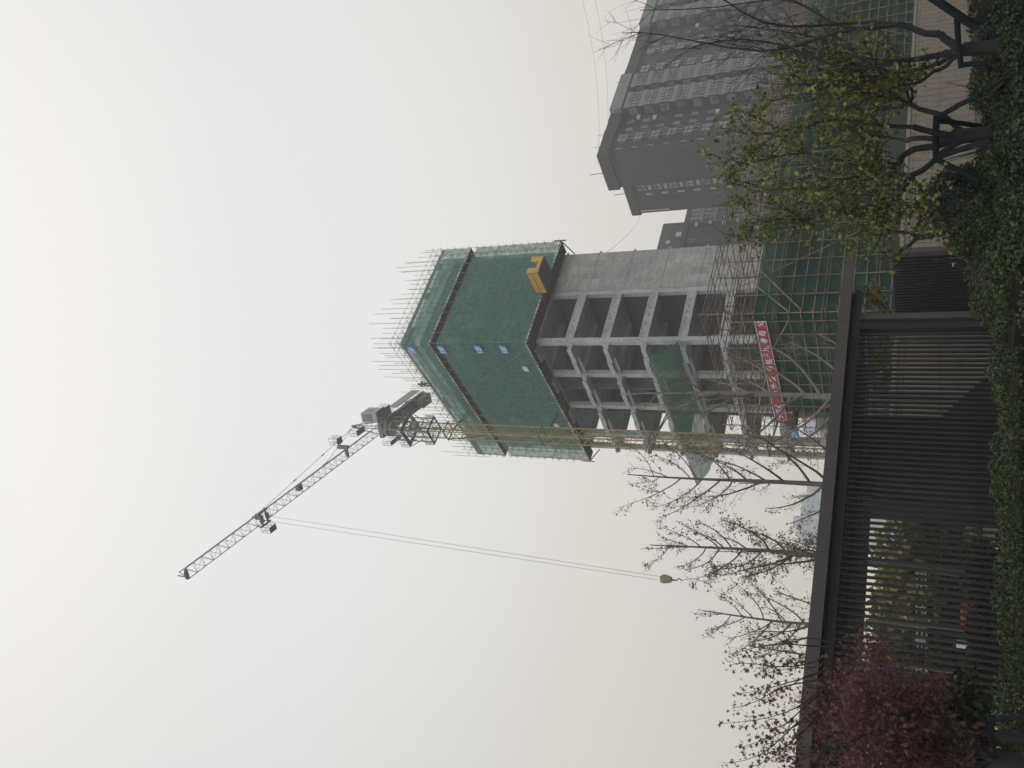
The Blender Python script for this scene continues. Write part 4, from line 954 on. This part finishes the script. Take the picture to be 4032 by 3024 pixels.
for x, y, D in targets:
    nd = min(nodes, key=lambda q: abs(q[1]-y)+abs(q[3]-D)*40+t.r.uniform(0, 60)); e = hd(x, y, D)
    Bq, BD = t.to(nd[0], tuple(e), nd[2]*t.r.uniform(.55, .9), .007, .04, .06, 12, 6)
    t.twig(Bq, BD, .2, 10, .95, .008, .7, .25, 1, 6, .1, .05)
    t.leaves(Bq, 38, .35, .07)
for _ in range(16): t.limb(P[0]+np.array([0, 0, .35]), (t.r.gauss(0, .35), t.r.gauss(0, .35), 1), t.r.uniform(.8, 1.5), .012, .2, .15, 6, .3, True, 4)
bigtree = t.make('propped_tree', 'spreading tree with olive and yellow fan leaves, held by dark wooden props', 'tree', b, barkd, olive, .062, FAN, droop=.6)
# --- bare-topped tree at the far right
t = Tree(9); b = hd(3880, 190, 12.5); fk = hd(3790, 195, 12.5)
P, Dd = t.to((b.x, b.y, -.05), tuple(fk), .10, .09, 0, .01, 4, 8)
for x, y, D, r, lf_ in ((3540, 95, 12.5, .045, 0), (3545, 240, 12.2, .04, 1), (3560, 290, 13, .03, 2), (3600, 330, 12.2, .025, 3)):
    m1 = np.array(hd(3700, 190+(y-190)*.6, 12.5)); A, AD = t.to(P[-1], m1, r*1.3, r, 0, .05, 4, 7)
    Bq, BD = t.to(m1, tuple(hd(x, y, D)), r, r*.75, 0, .04, 5, 6)
    tops = {0: ((2450, 130, 13), (2600, -60, 12.5), (2520, 40, 13.5)), 1: ((2720, 190, 12), (2900, 100, 13)), 2: ((3060, 330, 12.2), (3000, 200, 13)), 3: ((3250, 380, 12), )}[lf_]
    for (tx, ty, tD) in tops:
        C, CD = t.to(Bq[-1], tuple(hd(tx, ty, tD)), r*.6, .006, .03, .05, 10, 5)
        t.twig(C, CD, .35, 11, .95, .005, .6, .3, 1, 0, .4, .03)
        if lf_ > 1: t.leaves(C, 30, .2, .06)
bt = t.make('bare_tree', 'nearly bare tree with dark forking stems at the right edge, tied to a wooden frame', 'tree', b, barkd, olive, .06, FAN)
# --- forked little tree by the ribbed screen
t = Tree(12); b = hd(3760, 905, 14); a1 = hd(3700, 918, 14); f1 = hd(3612, 936, 14)
P, Dd = t.to((b.x, b.y, -.05), tuple(a1), .06, .055, 0, .01, 3, 7); P, Dd = t.to(P[-1], tuple(f1), .055, .045, 0, .02, 4, 7)
for x, y in ((3450, 905), (3545, 990)):
    Bq, BD = t.to(P[-1], tuple(hd(x, y, 14)), .036, .018, 0, .05, 6, 6)
    t.twig(Bq, BD, .4, 6, .55, .007, .7, .4, 1, 2, .3, .03)
t.make('forked_tree', 'small dark forked tree rising in front of the beige wall beside the ribbed screen', 'tree', b, barkd, olive, .07, FAN)
# --- yellow-leaved branches hanging under the canopy end
yell = leafmat('leaves_clear_yellow', [(0, (.14, .14, .03)), (.5, (.30, .24, .05)), (1, (.42, .32, .07))])
t = Tree(14); bb_ = hd(3700, 1300, 24.5); P, Dd = t.to((bb_.x, bb_.y, 0), tuple(hd(3520, 1240, 24.5)), .04, .03, 0, .02, 5)
for x, y in ((3400, 1135), (3440, 1105), (3415, 1180), (3480, 1235), (3400, 1320), (3470, 1500), (3440, 1420)):
    Bq, BD = t.to(P[-1], tuple(hd(x, y, 24.5)), .018, .006, 0, .05, 6, 4); t.leaves(Bq, 26, .35, .07); t.twig(Bq, BD, .4, 4, .4, .005, .7, .2, 0, 6, .1, .05)
t.make('yellow_tree', 'young tree with bright yellow leaves in the gap beneath the canopy end', 'tree', bb_, barkd, yell, .10, FAN)
# --- red maple in the left foreground
t = Tree(31); b = hd(3990, 3010, 8.2); fk = hd(3900, 2990, 8.2)
P, Dd = t.to((b.x, b.y, -.05), tuple(fk), .07, .06, 0, .01, 4, 8)
tg = [(3300, 2700, 8, 1), (3250, 2850, 7.8, 1), (3330, 2980, 8.2, 1), (3480, 2640, 8.3, 1), (3500, 2760, 7.6, 1), (3600, 2880, 8.4, 1), (3420, 2560, 8.0, .7), (3640, 2740, 7.7, .8), (3700, 2960, 8, .8), (3220, 2950, 7.6, 1), (3420, 3060, 7.7, 1), (3250, 3080, 8.3, 1), (3560, 3000, 7.5, 1), (3380, 2830, 8.6, 1), (3480, 2920, 7.3, 1), (3300, 2620, 8.3, .8), (3400, 2750, 7.3, 1), (3350, 2920, 7.2, 1), (3230, 2780, 8.1, 1)]
for x, y, D, q in tg:
    e = hd(x, y, D); Bq, BD = t.to(P[-1], tuple(e), .022, .006, .03, .06, 9, 5)
    t.twig(Bq, BD, .35, 12, .46, .003, .7, .15, 1, int(6*q), .05, .05); t.leaves(Bq, 24, .5, .07)
mp = t.make('red_maple', 'dense red-leaved maple filling the lower left corner before the slat fence', 'tree', b, barkd, redl, .040, STAR, droop=.5)
t2 = Tree(33)
for x, y, D, n_ in ((2870, 2618, 7.9, 60), (2895, 2575, 8.1, 46), (3040, 2540, 8.0, 36), (2835, 2850, 7.7, 40), (2905, 2730, 7.8, 56), (2880, 2790, 8.2, 40), (2925, 2940, 7.6, 70), (2870, 3005, 8.0, 40), (2990, 2660, 8.3, 60), (3010, 2870, 7.9, 80), (3000, 2760, 7.6, 50), (3060, 2950, 7.7, 90), (2960, 3020, 7.7, 70), (3080, 2620, 8.1, 50)):
    st_ = hd(3260, 2660+(y-2780)*.55, 8.0); Bq, BD = t2.to(tuple(st_), tuple(hd(x, y, D)), .008, .002, .02, .05, 8, 4)
    t2.leaves(Bq, int(n_*.75), .5, .05); t2.twig(Bq, BD, .5, 3, .2, .002, .6, .1, 0, 5, .1, .03)
t2.m.build('upper_branches', barkd, mp); t2.tw.build('upper_twigs', barkd, mp)
pu = [p for i, p in enumerate(t2.pts) if i % 5 < 3]; pr_ = [p for i, p in enumerate(t2.pts) if i % 5 >= 3]
leafcloud('green_sprigs', mapg, pu, .044, mp, STAR, .6); leafcloud('red_sprigs', redl, pr_, .038, mp, STAR, .6)
t = Tree(35); b = hd(3990, 2890, 9.6); P, Dd = t.to((b.x, b.y, -.05), tuple(hd(3860, 2880, 9.6)), .05, .04, 0, .01, 4, 6)
for x, y in ((3640, 2800), (3620, 2900), (3660, 2980), (3700, 2760), (3740, 2860), (3760, 3000), (3800, 2930), (3620, 3060), (3790, 2790)):
    Bq, BD = t.to(P[-1], tuple(hd(x, y, 9.6+t.r.uniform(-.4, .5))), .016, .005, .03, .06, 8, 4); t.twig(Bq, BD, .3, 10, .4, .005, .8, .1, 1, 7, .1, .05); t.leaves(Bq, 50, .3, .08)
t.make('evergreen_shrub_tree', 'dark green leafy small tree behind the lower edge of the red maple', 'tree', b, barkd, hedd, .07, OVAL)
# --- trees and verge beyond the fence
CFt = lambda x, y, D: hd(x, y, D)
def bushy(seed, x, y, D, R, H, label, lf, n=1100, size=.26, trunk=.12, grp='street trees beyond the slat fence', nm='street_tree', z0=1.1):
    rr = random.Random(seed); c = hd(x, y, D); th = thing(nm, label, 'tree', (c.x, c.y, 0), grp)
    t = Tree(seed); P, Dd = t.to((c.x, c.y, -.05), (c.x, c.y, z0+.6), trunk, trunk*.8, 0, .01, 4, 6)
    pts = []
    for k in range(16):
        a = rr.uniform(0, 6.28); q = rr.uniform(.2, .85); e = np.array([c.x+math.cos(a)*R*q, c.y+math.sin(a)*R*q, rr.uniform(z0+.3, H-.3)])
        Bq, BD = t.to(P[-1], e, trunk*.4, .015, 0, .06, 5, 4); t.twig(Bq, BD, .4, 3, R*.4, .015, .8, .2, 0, 0)
        m_ = n//16; s_ = R*rr.uniform(.25, .42); v = RNG.normal(size=(m_, 3)); v /= np.linalg.norm(v, axis=1)[:, None]; pts.append(e + v*s_*RNG.uniform(.3, 1, (m_, 1))**.5)
    t.m.build('trunk', barkd, th); t.tw.build('branches', barkd, th)
    leafcloud('crown', lf, np.concatenate(pts), size, th, FAN, .3); return th
for i, (x, y, D, R, H, lab, lf) in enumerate([(3650, 2065, 34, 2.0, 3.05, 'olive street tree just left of the black guard room, seen through the slats', street), (3650, 2200, 37, 2.2, 3.3, 'yellowish street tree, second from the guard room behind the slats', street), (3650, 2330, 35, 2.1, 3.1, 'street tree with yellow outer leaves, third beyond the slats', street), (3650, 2480, 33, 2.1, 3.2, 'street tree above the orange-boxed scooter', street), (3650, 2620, 36, 2.4, 3.3, 'dull green street tree behind the maple edge', hedd), (3650, 2800, 32, 2.3, 3.8, 'dark street tree hidden behind the red maple', hedd), (3640, 1480, 40, 1.8, 4.2, 'loose yellow tree showing over the beige wall through the slats', street)]):
    bushy(60+i, x, y, D, R, H, lab, lf)
def VF(s, t): return CF(s, t, 0)
MB().poly([CF(LE-4, 4.5, .02), CF(-5.5, 4.5, .02), CF(-5.5, 9.5, .02), CF(LE-4, 9.5, .02)]).build('road', asph, kind='structure')
kb = MB().box((LE-4, -5.5), (9.5, 9.65), (0, .13), CF); kb.build('kerb', mat('kerb_stone', (.30, .29, .27)), kind='structure')
def scatter_rect(fr, s0, s1, t0, t1, z0, z1, n): return np.array([fr(random.uniform(s0, s1), random.uniform(t0, t1), random.uniform(z0, z1)) for _ in range(n)])
lawn = leafmat('lawn_blades', [(0, (.06, .10, .02)), (.6, (.10, .15, .03)), (1, (.17, .19, .05))], .25)
leafcloud('grass', lawn, scatter_rect(CF, LE-4, 1, 9.8, 18, .05, .35, 22000), .22, shape=QUAD, tags={'kind': 'stuff'})
# clipped hedge behind the verge and dark planting behind the slats
def leafbox(name, label, cat, fr, s0, s1, t0, t1, z0, z1, n, size, lf, group=None, wav=.08):
    th = thing(name, label, cat, fr((s0+s1)/2, (t0+t1)/2, z0), group)
    MB().box((s0+.08, s1-.08), (t0+.08, t1-.08), (z0, z1-.1), fr).build('stems', core, th)  # solid dark box whose colour stands for shade between the leaves
    pts = []; A1, A2, A3 = (s1-s0)*(t1-t0), (s1-s0)*(z1-z0), (t1-t0)*(z1-z0); tot = A1+2*A2+2*A3; nr_ = []
    for _ in range(n):
        q = random.random()*tot; s = random.uniform(s0, s1); t_ = random.uniform(t0, t1); z = random.uniform(z0, z1)
        if q < A1: z = z1; nn = Vector((0, 0, 1))
        elif q < A1+2*A2: k = q < A1+A2; t_ = t0 if k else t1; nn = fr.L*(-1 if k else 1)
        else: k = q < A1+2*A2+A3; s = s0 if k else s1; nn = fr.R*(-1 if k else 1)
        w_ = wav*(math.sin(s*3.1+t_*2)+math.sin(s*7.3-t_*5+z*6)*.6)
        pts.append(fr(s, t_, z)+nn*(w_+random.uniform(-.07, .05))); nr_.append(nn)
    leafcloud('foliage', lf, [tuple(p) for p in pts], size, th, OVAL, 0, nrm=np.array([tuple(v) for v in nr_])); return th
leafbox('clipped_hedge', 'low dark hedge beyond the road seen through the slats', 'hedge', CF, LE-3, 3, 18.2, 19.6, 0, 1.45, 9000, .16, hedd)
leafbox('planting_bed', 'dark bushy planting right behind the slats left of the guard room', 'hedge', CF, -10.2, g0-.2, 2.4, 3.4, 0, .72, 4500, .09, hedd)
# --- long clipped hedge in the foreground
edge = [(-8.4, 8.0), (-6.2, 9.3), (-4.2, 10.4), (-2.0, 11.3), (0, 12.1), (1.1, 13.1), (1.7, 14.3), (2.35, 16.4)]
def hedge_run(name, label, path, wid, ztop, n, size, lf, seed, group=None):
    rr = random.Random(seed); c = path[len(path)//2]; th = thing(name, label, 'hedge', (c[0], c[1], 0), group)
    cm = MB(); pts = []; nr_ = []; segs = []
    for (a, b) in zip(path[:-1], path[1:]):
        A, B_ = Vector((*a, 0)), Vector((*b, 0)); d = (B_-A); L = d.length; d.normalize(); nr = Vector((d.y, -d.x, 0))
        segs.append((A, d, nr, L))
        cm.hexa([A+nr*.08, B_+nr*.08, B_+nr*(wid-.08), A+nr*(wid-.08)], [A+nr*.08+Vector((0, 0, ztop-.1)), B_+nr*.08+Vector((0, 0, ztop-.1)), B_+nr*(wid-.08)+Vector((0, 0, ztop-.1)), A+nr*(wid-.08)+Vector((0, 0, ztop-.1))])
    cm.build('stems', core, th); tot = sum(s[3] for s in segs)  # solid dark filling, the hedge's inner shade given as colour
    for A, d, nr, L in segs:
        for _ in range(int(n*L/tot)):
            u = rr.uniform(0, L); q = rr.random()
            f = rr.uniform(0, wid); pos = A+d*u
            bump = .05*math.sin(pos.x*5.1+f*3)+.045*math.sin(pos.y*8.7+f*9+pos.x*3)+.03*math.sin(pos.x*17)
            if q < .62: p = pos+nr*f+Vector((0, 0, ztop+bump+rr.uniform(-.07, .05))); nn = Vector((0, 0, 1))
            elif q < .9: p = pos+nr*(wid+bump+rr.uniform(-.06, .04))+Vector((0, 0, ztop*rr.random())); nn = nr
            else: p = pos+nr*(bump-rr.uniform(-.04, .06))+Vector((0, 0, ztop*(1-rr.random()**2*.6))); nn = -nr
            pts.append(tuple(p)); nr_.append(tuple(nn))
    leafcloud('foliage', lf, pts, size, th, OVAL, 0, nrm=np.array(nr_)); return th
hedge_run('long_hedge', 'long clipped green hedge running along the foot of the slat fence', edge, 1.35, .80, 80000, .033, hedg, 1)
def shrub(name, label, x, y, D, rx, ztop, n, size, lf, seed, group=None, zc=None, ry=None):
    rr = random.Random(seed); c = hd(x, y, D); zc = ztop*.5 if zc is None else zc; rz = ztop-zc; ry = ry or rx
    th = thing(name, label, 'shrub', (c.x, c.y, 0), group)
    MB().ball((c.x, c.y, zc), 1, 12, 8, (rx*.88, ry*.88, rz*.88)).build('stems', core, th)  # solid dark ball, colour replaces the shade deep in the shrub
    v = RNG.normal(size=(n, 3)); v /= np.linalg.norm(v, axis=1)[:, None]
    lump = 1+.07*np.sin(v[:, 0]*7+seed)*np.cos(v[:, 1]*6)+.05*np.sin(v[:, 2]*13+v[:, 0]*9)
    p = np.array([c.x, c.y, zc]) + v*np.array([rx, ry, rz])*(lump*RNG.uniform(.88, 1.05, n))[:, None]
    k = p[:, 2] > .02; leafcloud('foliage', lf, p[k], size, th, OVAL, 0, nrm=v[k]); return th
G = 'clipped shrubs massed below the beige wall'
shrub('ball_shrub', 'round blue-green ball shrub standing highest beside the forked tree', 3735, 800, 13.0, .48, 1.68, 6500, .042, blul, 1, G, 1.15)
shrub('ball_shrub', 'yellow-green ball shrub just left of the blue-green one', 3765, 895, 12.3, .45, 1.46, 6500, .038, hedg, 2, G, .95)
shrub('dome_shrub', 'broad dome-shaped shrub against the wall between the two propped trees', 3830, 345, 14, .62, 1.12, 8000, .042, hedg, 3, G, .45)
shrub('dome_shrub', 'low dark shrub filling the gap at the big tree base', 3850, 520, 13.6, .62, .98, 7000, .042, hedd, 4, G, .4)
shrub('dome_shrub', 'rounded green shrub right of the ball shrubs', 3850, 690, 12.6, .72, 1.05, 9000, .042, hedg, 5, G, .4)
shrub('dome_shrub', 'tallest shrub at the right edge beneath the wooden frame', 3850, 130, 13.2, .85, 1.14, 11000, .042, hedg, 6, G, .4)
shrub('dome_shrub', 'dark shrub cut by the right edge of the picture', 3860, -60, 13.0, .9, 1.22, 9000, .042, hedd, 7, G, .4)
shrub('dome_shrub', 'dark low shrub in front of the ribbed screen', 3860, 1090, 19.5, .7, .92, 4000, .05, hedd, 8, G, .4)
shrub('dome_shrub', 'small shrub between the ribbed screen and the slat fence foot', 3870, 1190, 19.0, .6, .85, 4000, .05, hedg, 9, G, .3)
shrub('dome_shrub', 'green shrub at the near end of the long hedge', 3880, 870, 13.2, .75, .95, 8000, .042, hedg, 10, G, .35)
hedge_run('near_hedge', 'darker nearer hedge below the ball shrubs at the bottom right', [(.6, 9.3), (2.2, 10.3), (4.0, 11.0), (6.2, 11.6)], 1.3, .80, 30000, .045, hedd, 2)
hedge_run('middle_hedge', 'leafy middle hedge joining the long hedge to the shrubs', [(.9, 11.2), (2.4, 12.3), (4.2, 12.9), (6.5, 13.3)], 1.0, .86, 22000, .042, hedg, 3)
gc = leafmat('ground_cover_leaves', [(0, (.10, .05, .03)), (.4, (.13, .09, .04)), (.75, (.16, .15, .05)), (1, (.26, .24, .07))], .2)
pts = [tuple(onZ(random.uniform(3985, 4110), random.uniform(-80, 420), random.uniform(.42, .6))) for _ in range(9000)]
gz = hd(4030, 150, 8.0)
p_ = np.array([(gz.x+random.uniform(-1.9, 1.6), gz.y+random.uniform(-.9, .75), .58+.06*math.sin(i)+random.uniform(-.12, .06)) for i in range(9000)])
leafcloud('ground_cover', gc, p_, .055, tags={'kind': 'stuff'})
# --- wooden tree props
prop = mat('dark_green_prop', (.020, .028, .030), (.013, .018, .02), sc=5, rough=1, spec=.05, bump=.2)
pf = thing('tree_prop_frame', 'dark wooden prop frame of cross bar and slanting legs round the big leafy tree', 'prop', hd(3690, 545, 12.8)*1.0)
def bar(a, b, r, par, nm, D1=12.8, D2=None):
    p, q = hd(*a, D1), hd(*b, D2 or D1); MB().tube([p, p.lerp(q, .5)+Vector((.01, 0, .01)), q], [r, r*.97, r*.92], 8).build(nm, prop, par, smooth=False)
bar((3688, 455), (3686, 640), .042, pf, 'cross_bar')
bar((3700, 458), (3862, 372), .036, pf, 'leg', 12.8, 12.2); bar((3690, 628), (3860, 715), .036, pf, 'leg', 12.8, 12.3)
bar((3690, 620), (3905, 553), .04, pf, 'leg', 12.8, 12.0); bar((3692, 475), (3880, 500), .036, pf, 'leg', 12.8, 13.5)
pf2 = thing('tree_prop_frame', 'small H-shaped wooden tie frame on the bare tree at the right edge', 'prop', hd(3775, 170, 12.3)*1.0)
bar((3768, 72), (3785, 268), .035, pf2, 'cross_bar', 12.3); bar((3762, 82), (3880, 84), .036, pf2, 'leg', 12.3); bar((3776, 258), (3880, 250), .036, pf2, 'leg', 12.3)
pf3 = thing('leaning_prop', 'thick leaning timber prop crossing the top right corner', 'prop', hd(3750, 50, 12)*1.0)
bar((3640, -30), (3850, 112), .05, pf3, 'pole', 12.0)
pf4 = thing('leaning_prop', 'faint thin prop slanting across the near hedge at the bottom right', 'prop', hd(3950, 320, 9)*1.0)
bar((3860, 366), (4045, 268), .016, pf4, 'pole', 9.0)
pf5 = thing('tree_prop_frame', 'dark wooden cross bar and posts holding the red maple in the lower left corner', 'prop', hd(3905, 2910, 8)*1.0)
bar((3905, 2815), (3912, 2985), .024, pf5, 'cross_bar', 8.0); bar((3890, 2840), (4040, 2826), .02, pf5, 'leg', 8.0, 7.8); bar((3890, 2960), (4040, 2985), .02, pf5, 'leg', 8.0, 7.9)
# ================================================================== small things beyond the fence
ord_ = mat('orange_red_paint', (.42, .10, .04), (.34, .08, .035)); tyre = mat('tyre_rubber', (.02, .02, .02)); whp = mat('white_car_paint', (.62, .63, .62), rough=.3, spec=.5); cgl = mat('car_glass', (.03, .035, .04), rough=.1, spec=.6)
def wheel(fr, s, t, r, w_, par, nm='wheel'):
    o = MB().tube([fr(s, t-w_/2, r), fr(s, t+w_/2, r)], r, 14).build(nm, tyre, par); MB().tube([fr(s, t-w_/2-.01, r), fr(s, t+w_/2+.01, r)], r*.5, 10).build('rim', acm, o)
def scooter(x, y, D, az, paint, boxm, label):
    p0 = hd(x, y, D); fr = FR((p0.x, p0.y), az); th = thing('parked_scooter', label, 'scooter', (p0.x, p0.y, 0), 'scooters parked on the road')
    MB().hexa([fr(-.35, -.13, .22), fr(.45, -.13, .22), fr(.45, .13, .22), fr(-.35, .13, .22)], [fr(-.1, -.1, .34), fr(.4, -.1, .55), fr(.4, .1, .55), fr(-.1, .1, .34)]).hexa([fr(-.52, -.16, .3), fr(-.40, -.16, .26), fr(-.40, .16, .26), fr(-.52, .16, .3)], [fr(-.42, -.12, .9), fr(-.34, -.12, .9), fr(-.34, .12, .9), fr(-.42, .12, .9)]).build('body', paint, th)
    MB().box((.02, .5), (-.12, .12), (.56, .64), fr).build('saddle', tyre, th)
    MB().tube([fr(-.36, -.3, .98), fr(-.38, 0, .92), fr(-.36, .3, .98)], .018, 6).build('handlebar', tyre, th)
    if boxm: MB().box((.3, .72), (-.21, .21), (.42, .78), fr).build('delivery_box', boxm, th)
    for s_ in (-.55, .5): wheel(fr, s_, 0, .21, .08, th)
scooter(3870, 2497, 24, CA+.2, whp, ord_, 'small scooter with an orange-red delivery box seen through the slats')
scooter(3880, 2423, 25, CA-.5, whp, None, 'white scooter without a box parked beside the orange-boxed one')
# rooftop worker by the scaffold rail
def person(px_, D, label):
    c = hd(*px_, D); z0 = c.z-.95; th = thing('person', label, 'person', (c.x, c.y, z0))
    me = bpy.data.meshes.new('body'); J = [(0, 0, .95), (0, 0, 1.2), (0, 0, 1.42), (0, 0, 1.52), (0, 0, 1.68), (.2, 0, 1.38), (.3, .12, 1.15), (.2, .3, 1.05), (-.2, 0, 1.38), (-.3, .12, 1.15), (-.18, .3, 1.05), (.1, 0, .88), (.12, .03, .48), (.12, 0, .06), (.12, .14, .03), (-.1, 0, .88), (-.12, -.05, .48), (-.12, -.06, .06), (-.12, .1, .03)]
    E_ = [(0, 1), (1, 2), (2, 3), (3, 4), (2, 5), (5, 6), (6, 7), (2, 8), (8, 9), (9, 10), (0, 11), (11, 12), (12, 13), (13, 14), (0, 15), (15, 16), (16, 17), (17, 18)]
    R_ = [.15, .15, .17, .06, .1, .07, .05, .035, .07, .05, .035, .1, .07, .05, .04, .1, .07, .05, .04]
    me.from_pydata(J, E_, []); o = bpy.data.objects.new('body', me); COL.objects.link(o); md = o.modifiers.new('Skin', 'SKIN'); me.skin_vertices.new() if not me.skin_vertices else None
    for i, v in enumerate(me.skin_vertices[0].data): v.radius = (R_[i], R_[i]); v.use_root = i == 0
    o.modifiers.new('Sub', 'SUBSURF').levels = 1
    dg = bpy.context.evaluated_depsgraph_get(); m2 = bpy.data.meshes.new_from_object(o.evaluated_get(dg)); bpy.data.objects.remove(o)
    m2.materials.clear(); m2.materials.append(mat('dark_work_clothes', (.05, .05, .06))); ob = link('body', m2, th, Vector((c.x, c.y, z0)), {})
    MB().ball(Vector((c.x, c.y, z0+1.72)), .13, 10, 6, (1, 1, .75)).build('helmet', mat('helmet_dull_red', (.22, .08, .05)), th)
person((1672, 1513), 73.5, 'worker in dark clothes and helmet standing at the scaffold rail near the crane')
# white cut-out characters on a low frame beyond the fence (only broken strokes can be made out)
sgw = mat('white_metal_strokes', (.55, .56, .55))
for i, yy in enumerate((2265, 2305, 2395, 2490, 2530, 2635, 2690)):
    c = hd(3628, yy, 24); fr = FR((c.x, c.y), CA); rr = random.Random(i); m_ = MB(); z = c.z-.14
    for q in range(3): h = z+.02+q*.1+rr.uniform(-.02, .02); m_.box((-.14, .14-rr.random()*.1), (-.01, .01), (h, h+.028), fr)
    for q in range(2): s_ = rr.uniform(-.12, .08); m_.box((s_, s_+.03), (.012, .03), (z, z+.28), fr)
    th = thing('sign_character', 'broken white sign character hanging beyond the slats, ' + ('nearest the guard room', 'second from the guard room', 'third from the guard room', 'above the white scooter', 'above the orange delivery box', 'second last before the maple', 'last before the maple')[i], 'sign', (c.x, c.y, z), 'white sign characters beyond the slats')
    m_.build('strokes', sgw, th)
c0 = hd(3628, 2230, 24.05); c1 = hd(3628, 2730, 24.05); zz_ = 1.55
MB().tube([(c0.x, c0.y, zz_), (c1.x, c1.y, zz_)], .02, 5).tube([(c0.x, c0.y, 0), (c0.x, c0.y, zz_)], .03, 5).tube([(c1.x, c1.y, 0), (c1.x, c1.y, zz_)], .03, 5).build('sign_rail', dkm, label='thin dark rail carrying the broken white characters', category='rail')
c = hd(3672, 2790, 15.2); fr = FR((c.x, c.y), CA)
o = MB().box((-.045, .045), (0, .02), (c.z-.23, c.z+.23), fr).build('grey_plate', mat('plate_grey', (.30, .32, .34)), label='small upright grey plate on a slat behind the maple', category='plate')
# ================================================================== the dusty air
hz = MB().box((-330, 330), (-25, 720), (-1, 76))
hm = bpy.data.materials.new('dusty_air'); hm.use_nodes = True; n = hm.node_tree
for x in list(n.nodes):
    if x.type == 'BSDF_PRINCIPLED': n.nodes.remove(x)
pv = n.nodes.new('ShaderNodeVolumePrincipled'); pv.inputs['Density'].default_value = 0.0012; pv.inputs['Color'].default_value = (.93, .92, .91, 1); pv.inputs['Anisotropy'].default_value = .2
n.links.new(pv.outputs[0], n.nodes['Material Output'].inputs['Volume'])
hz.build('haze', hm, kind='stuff')
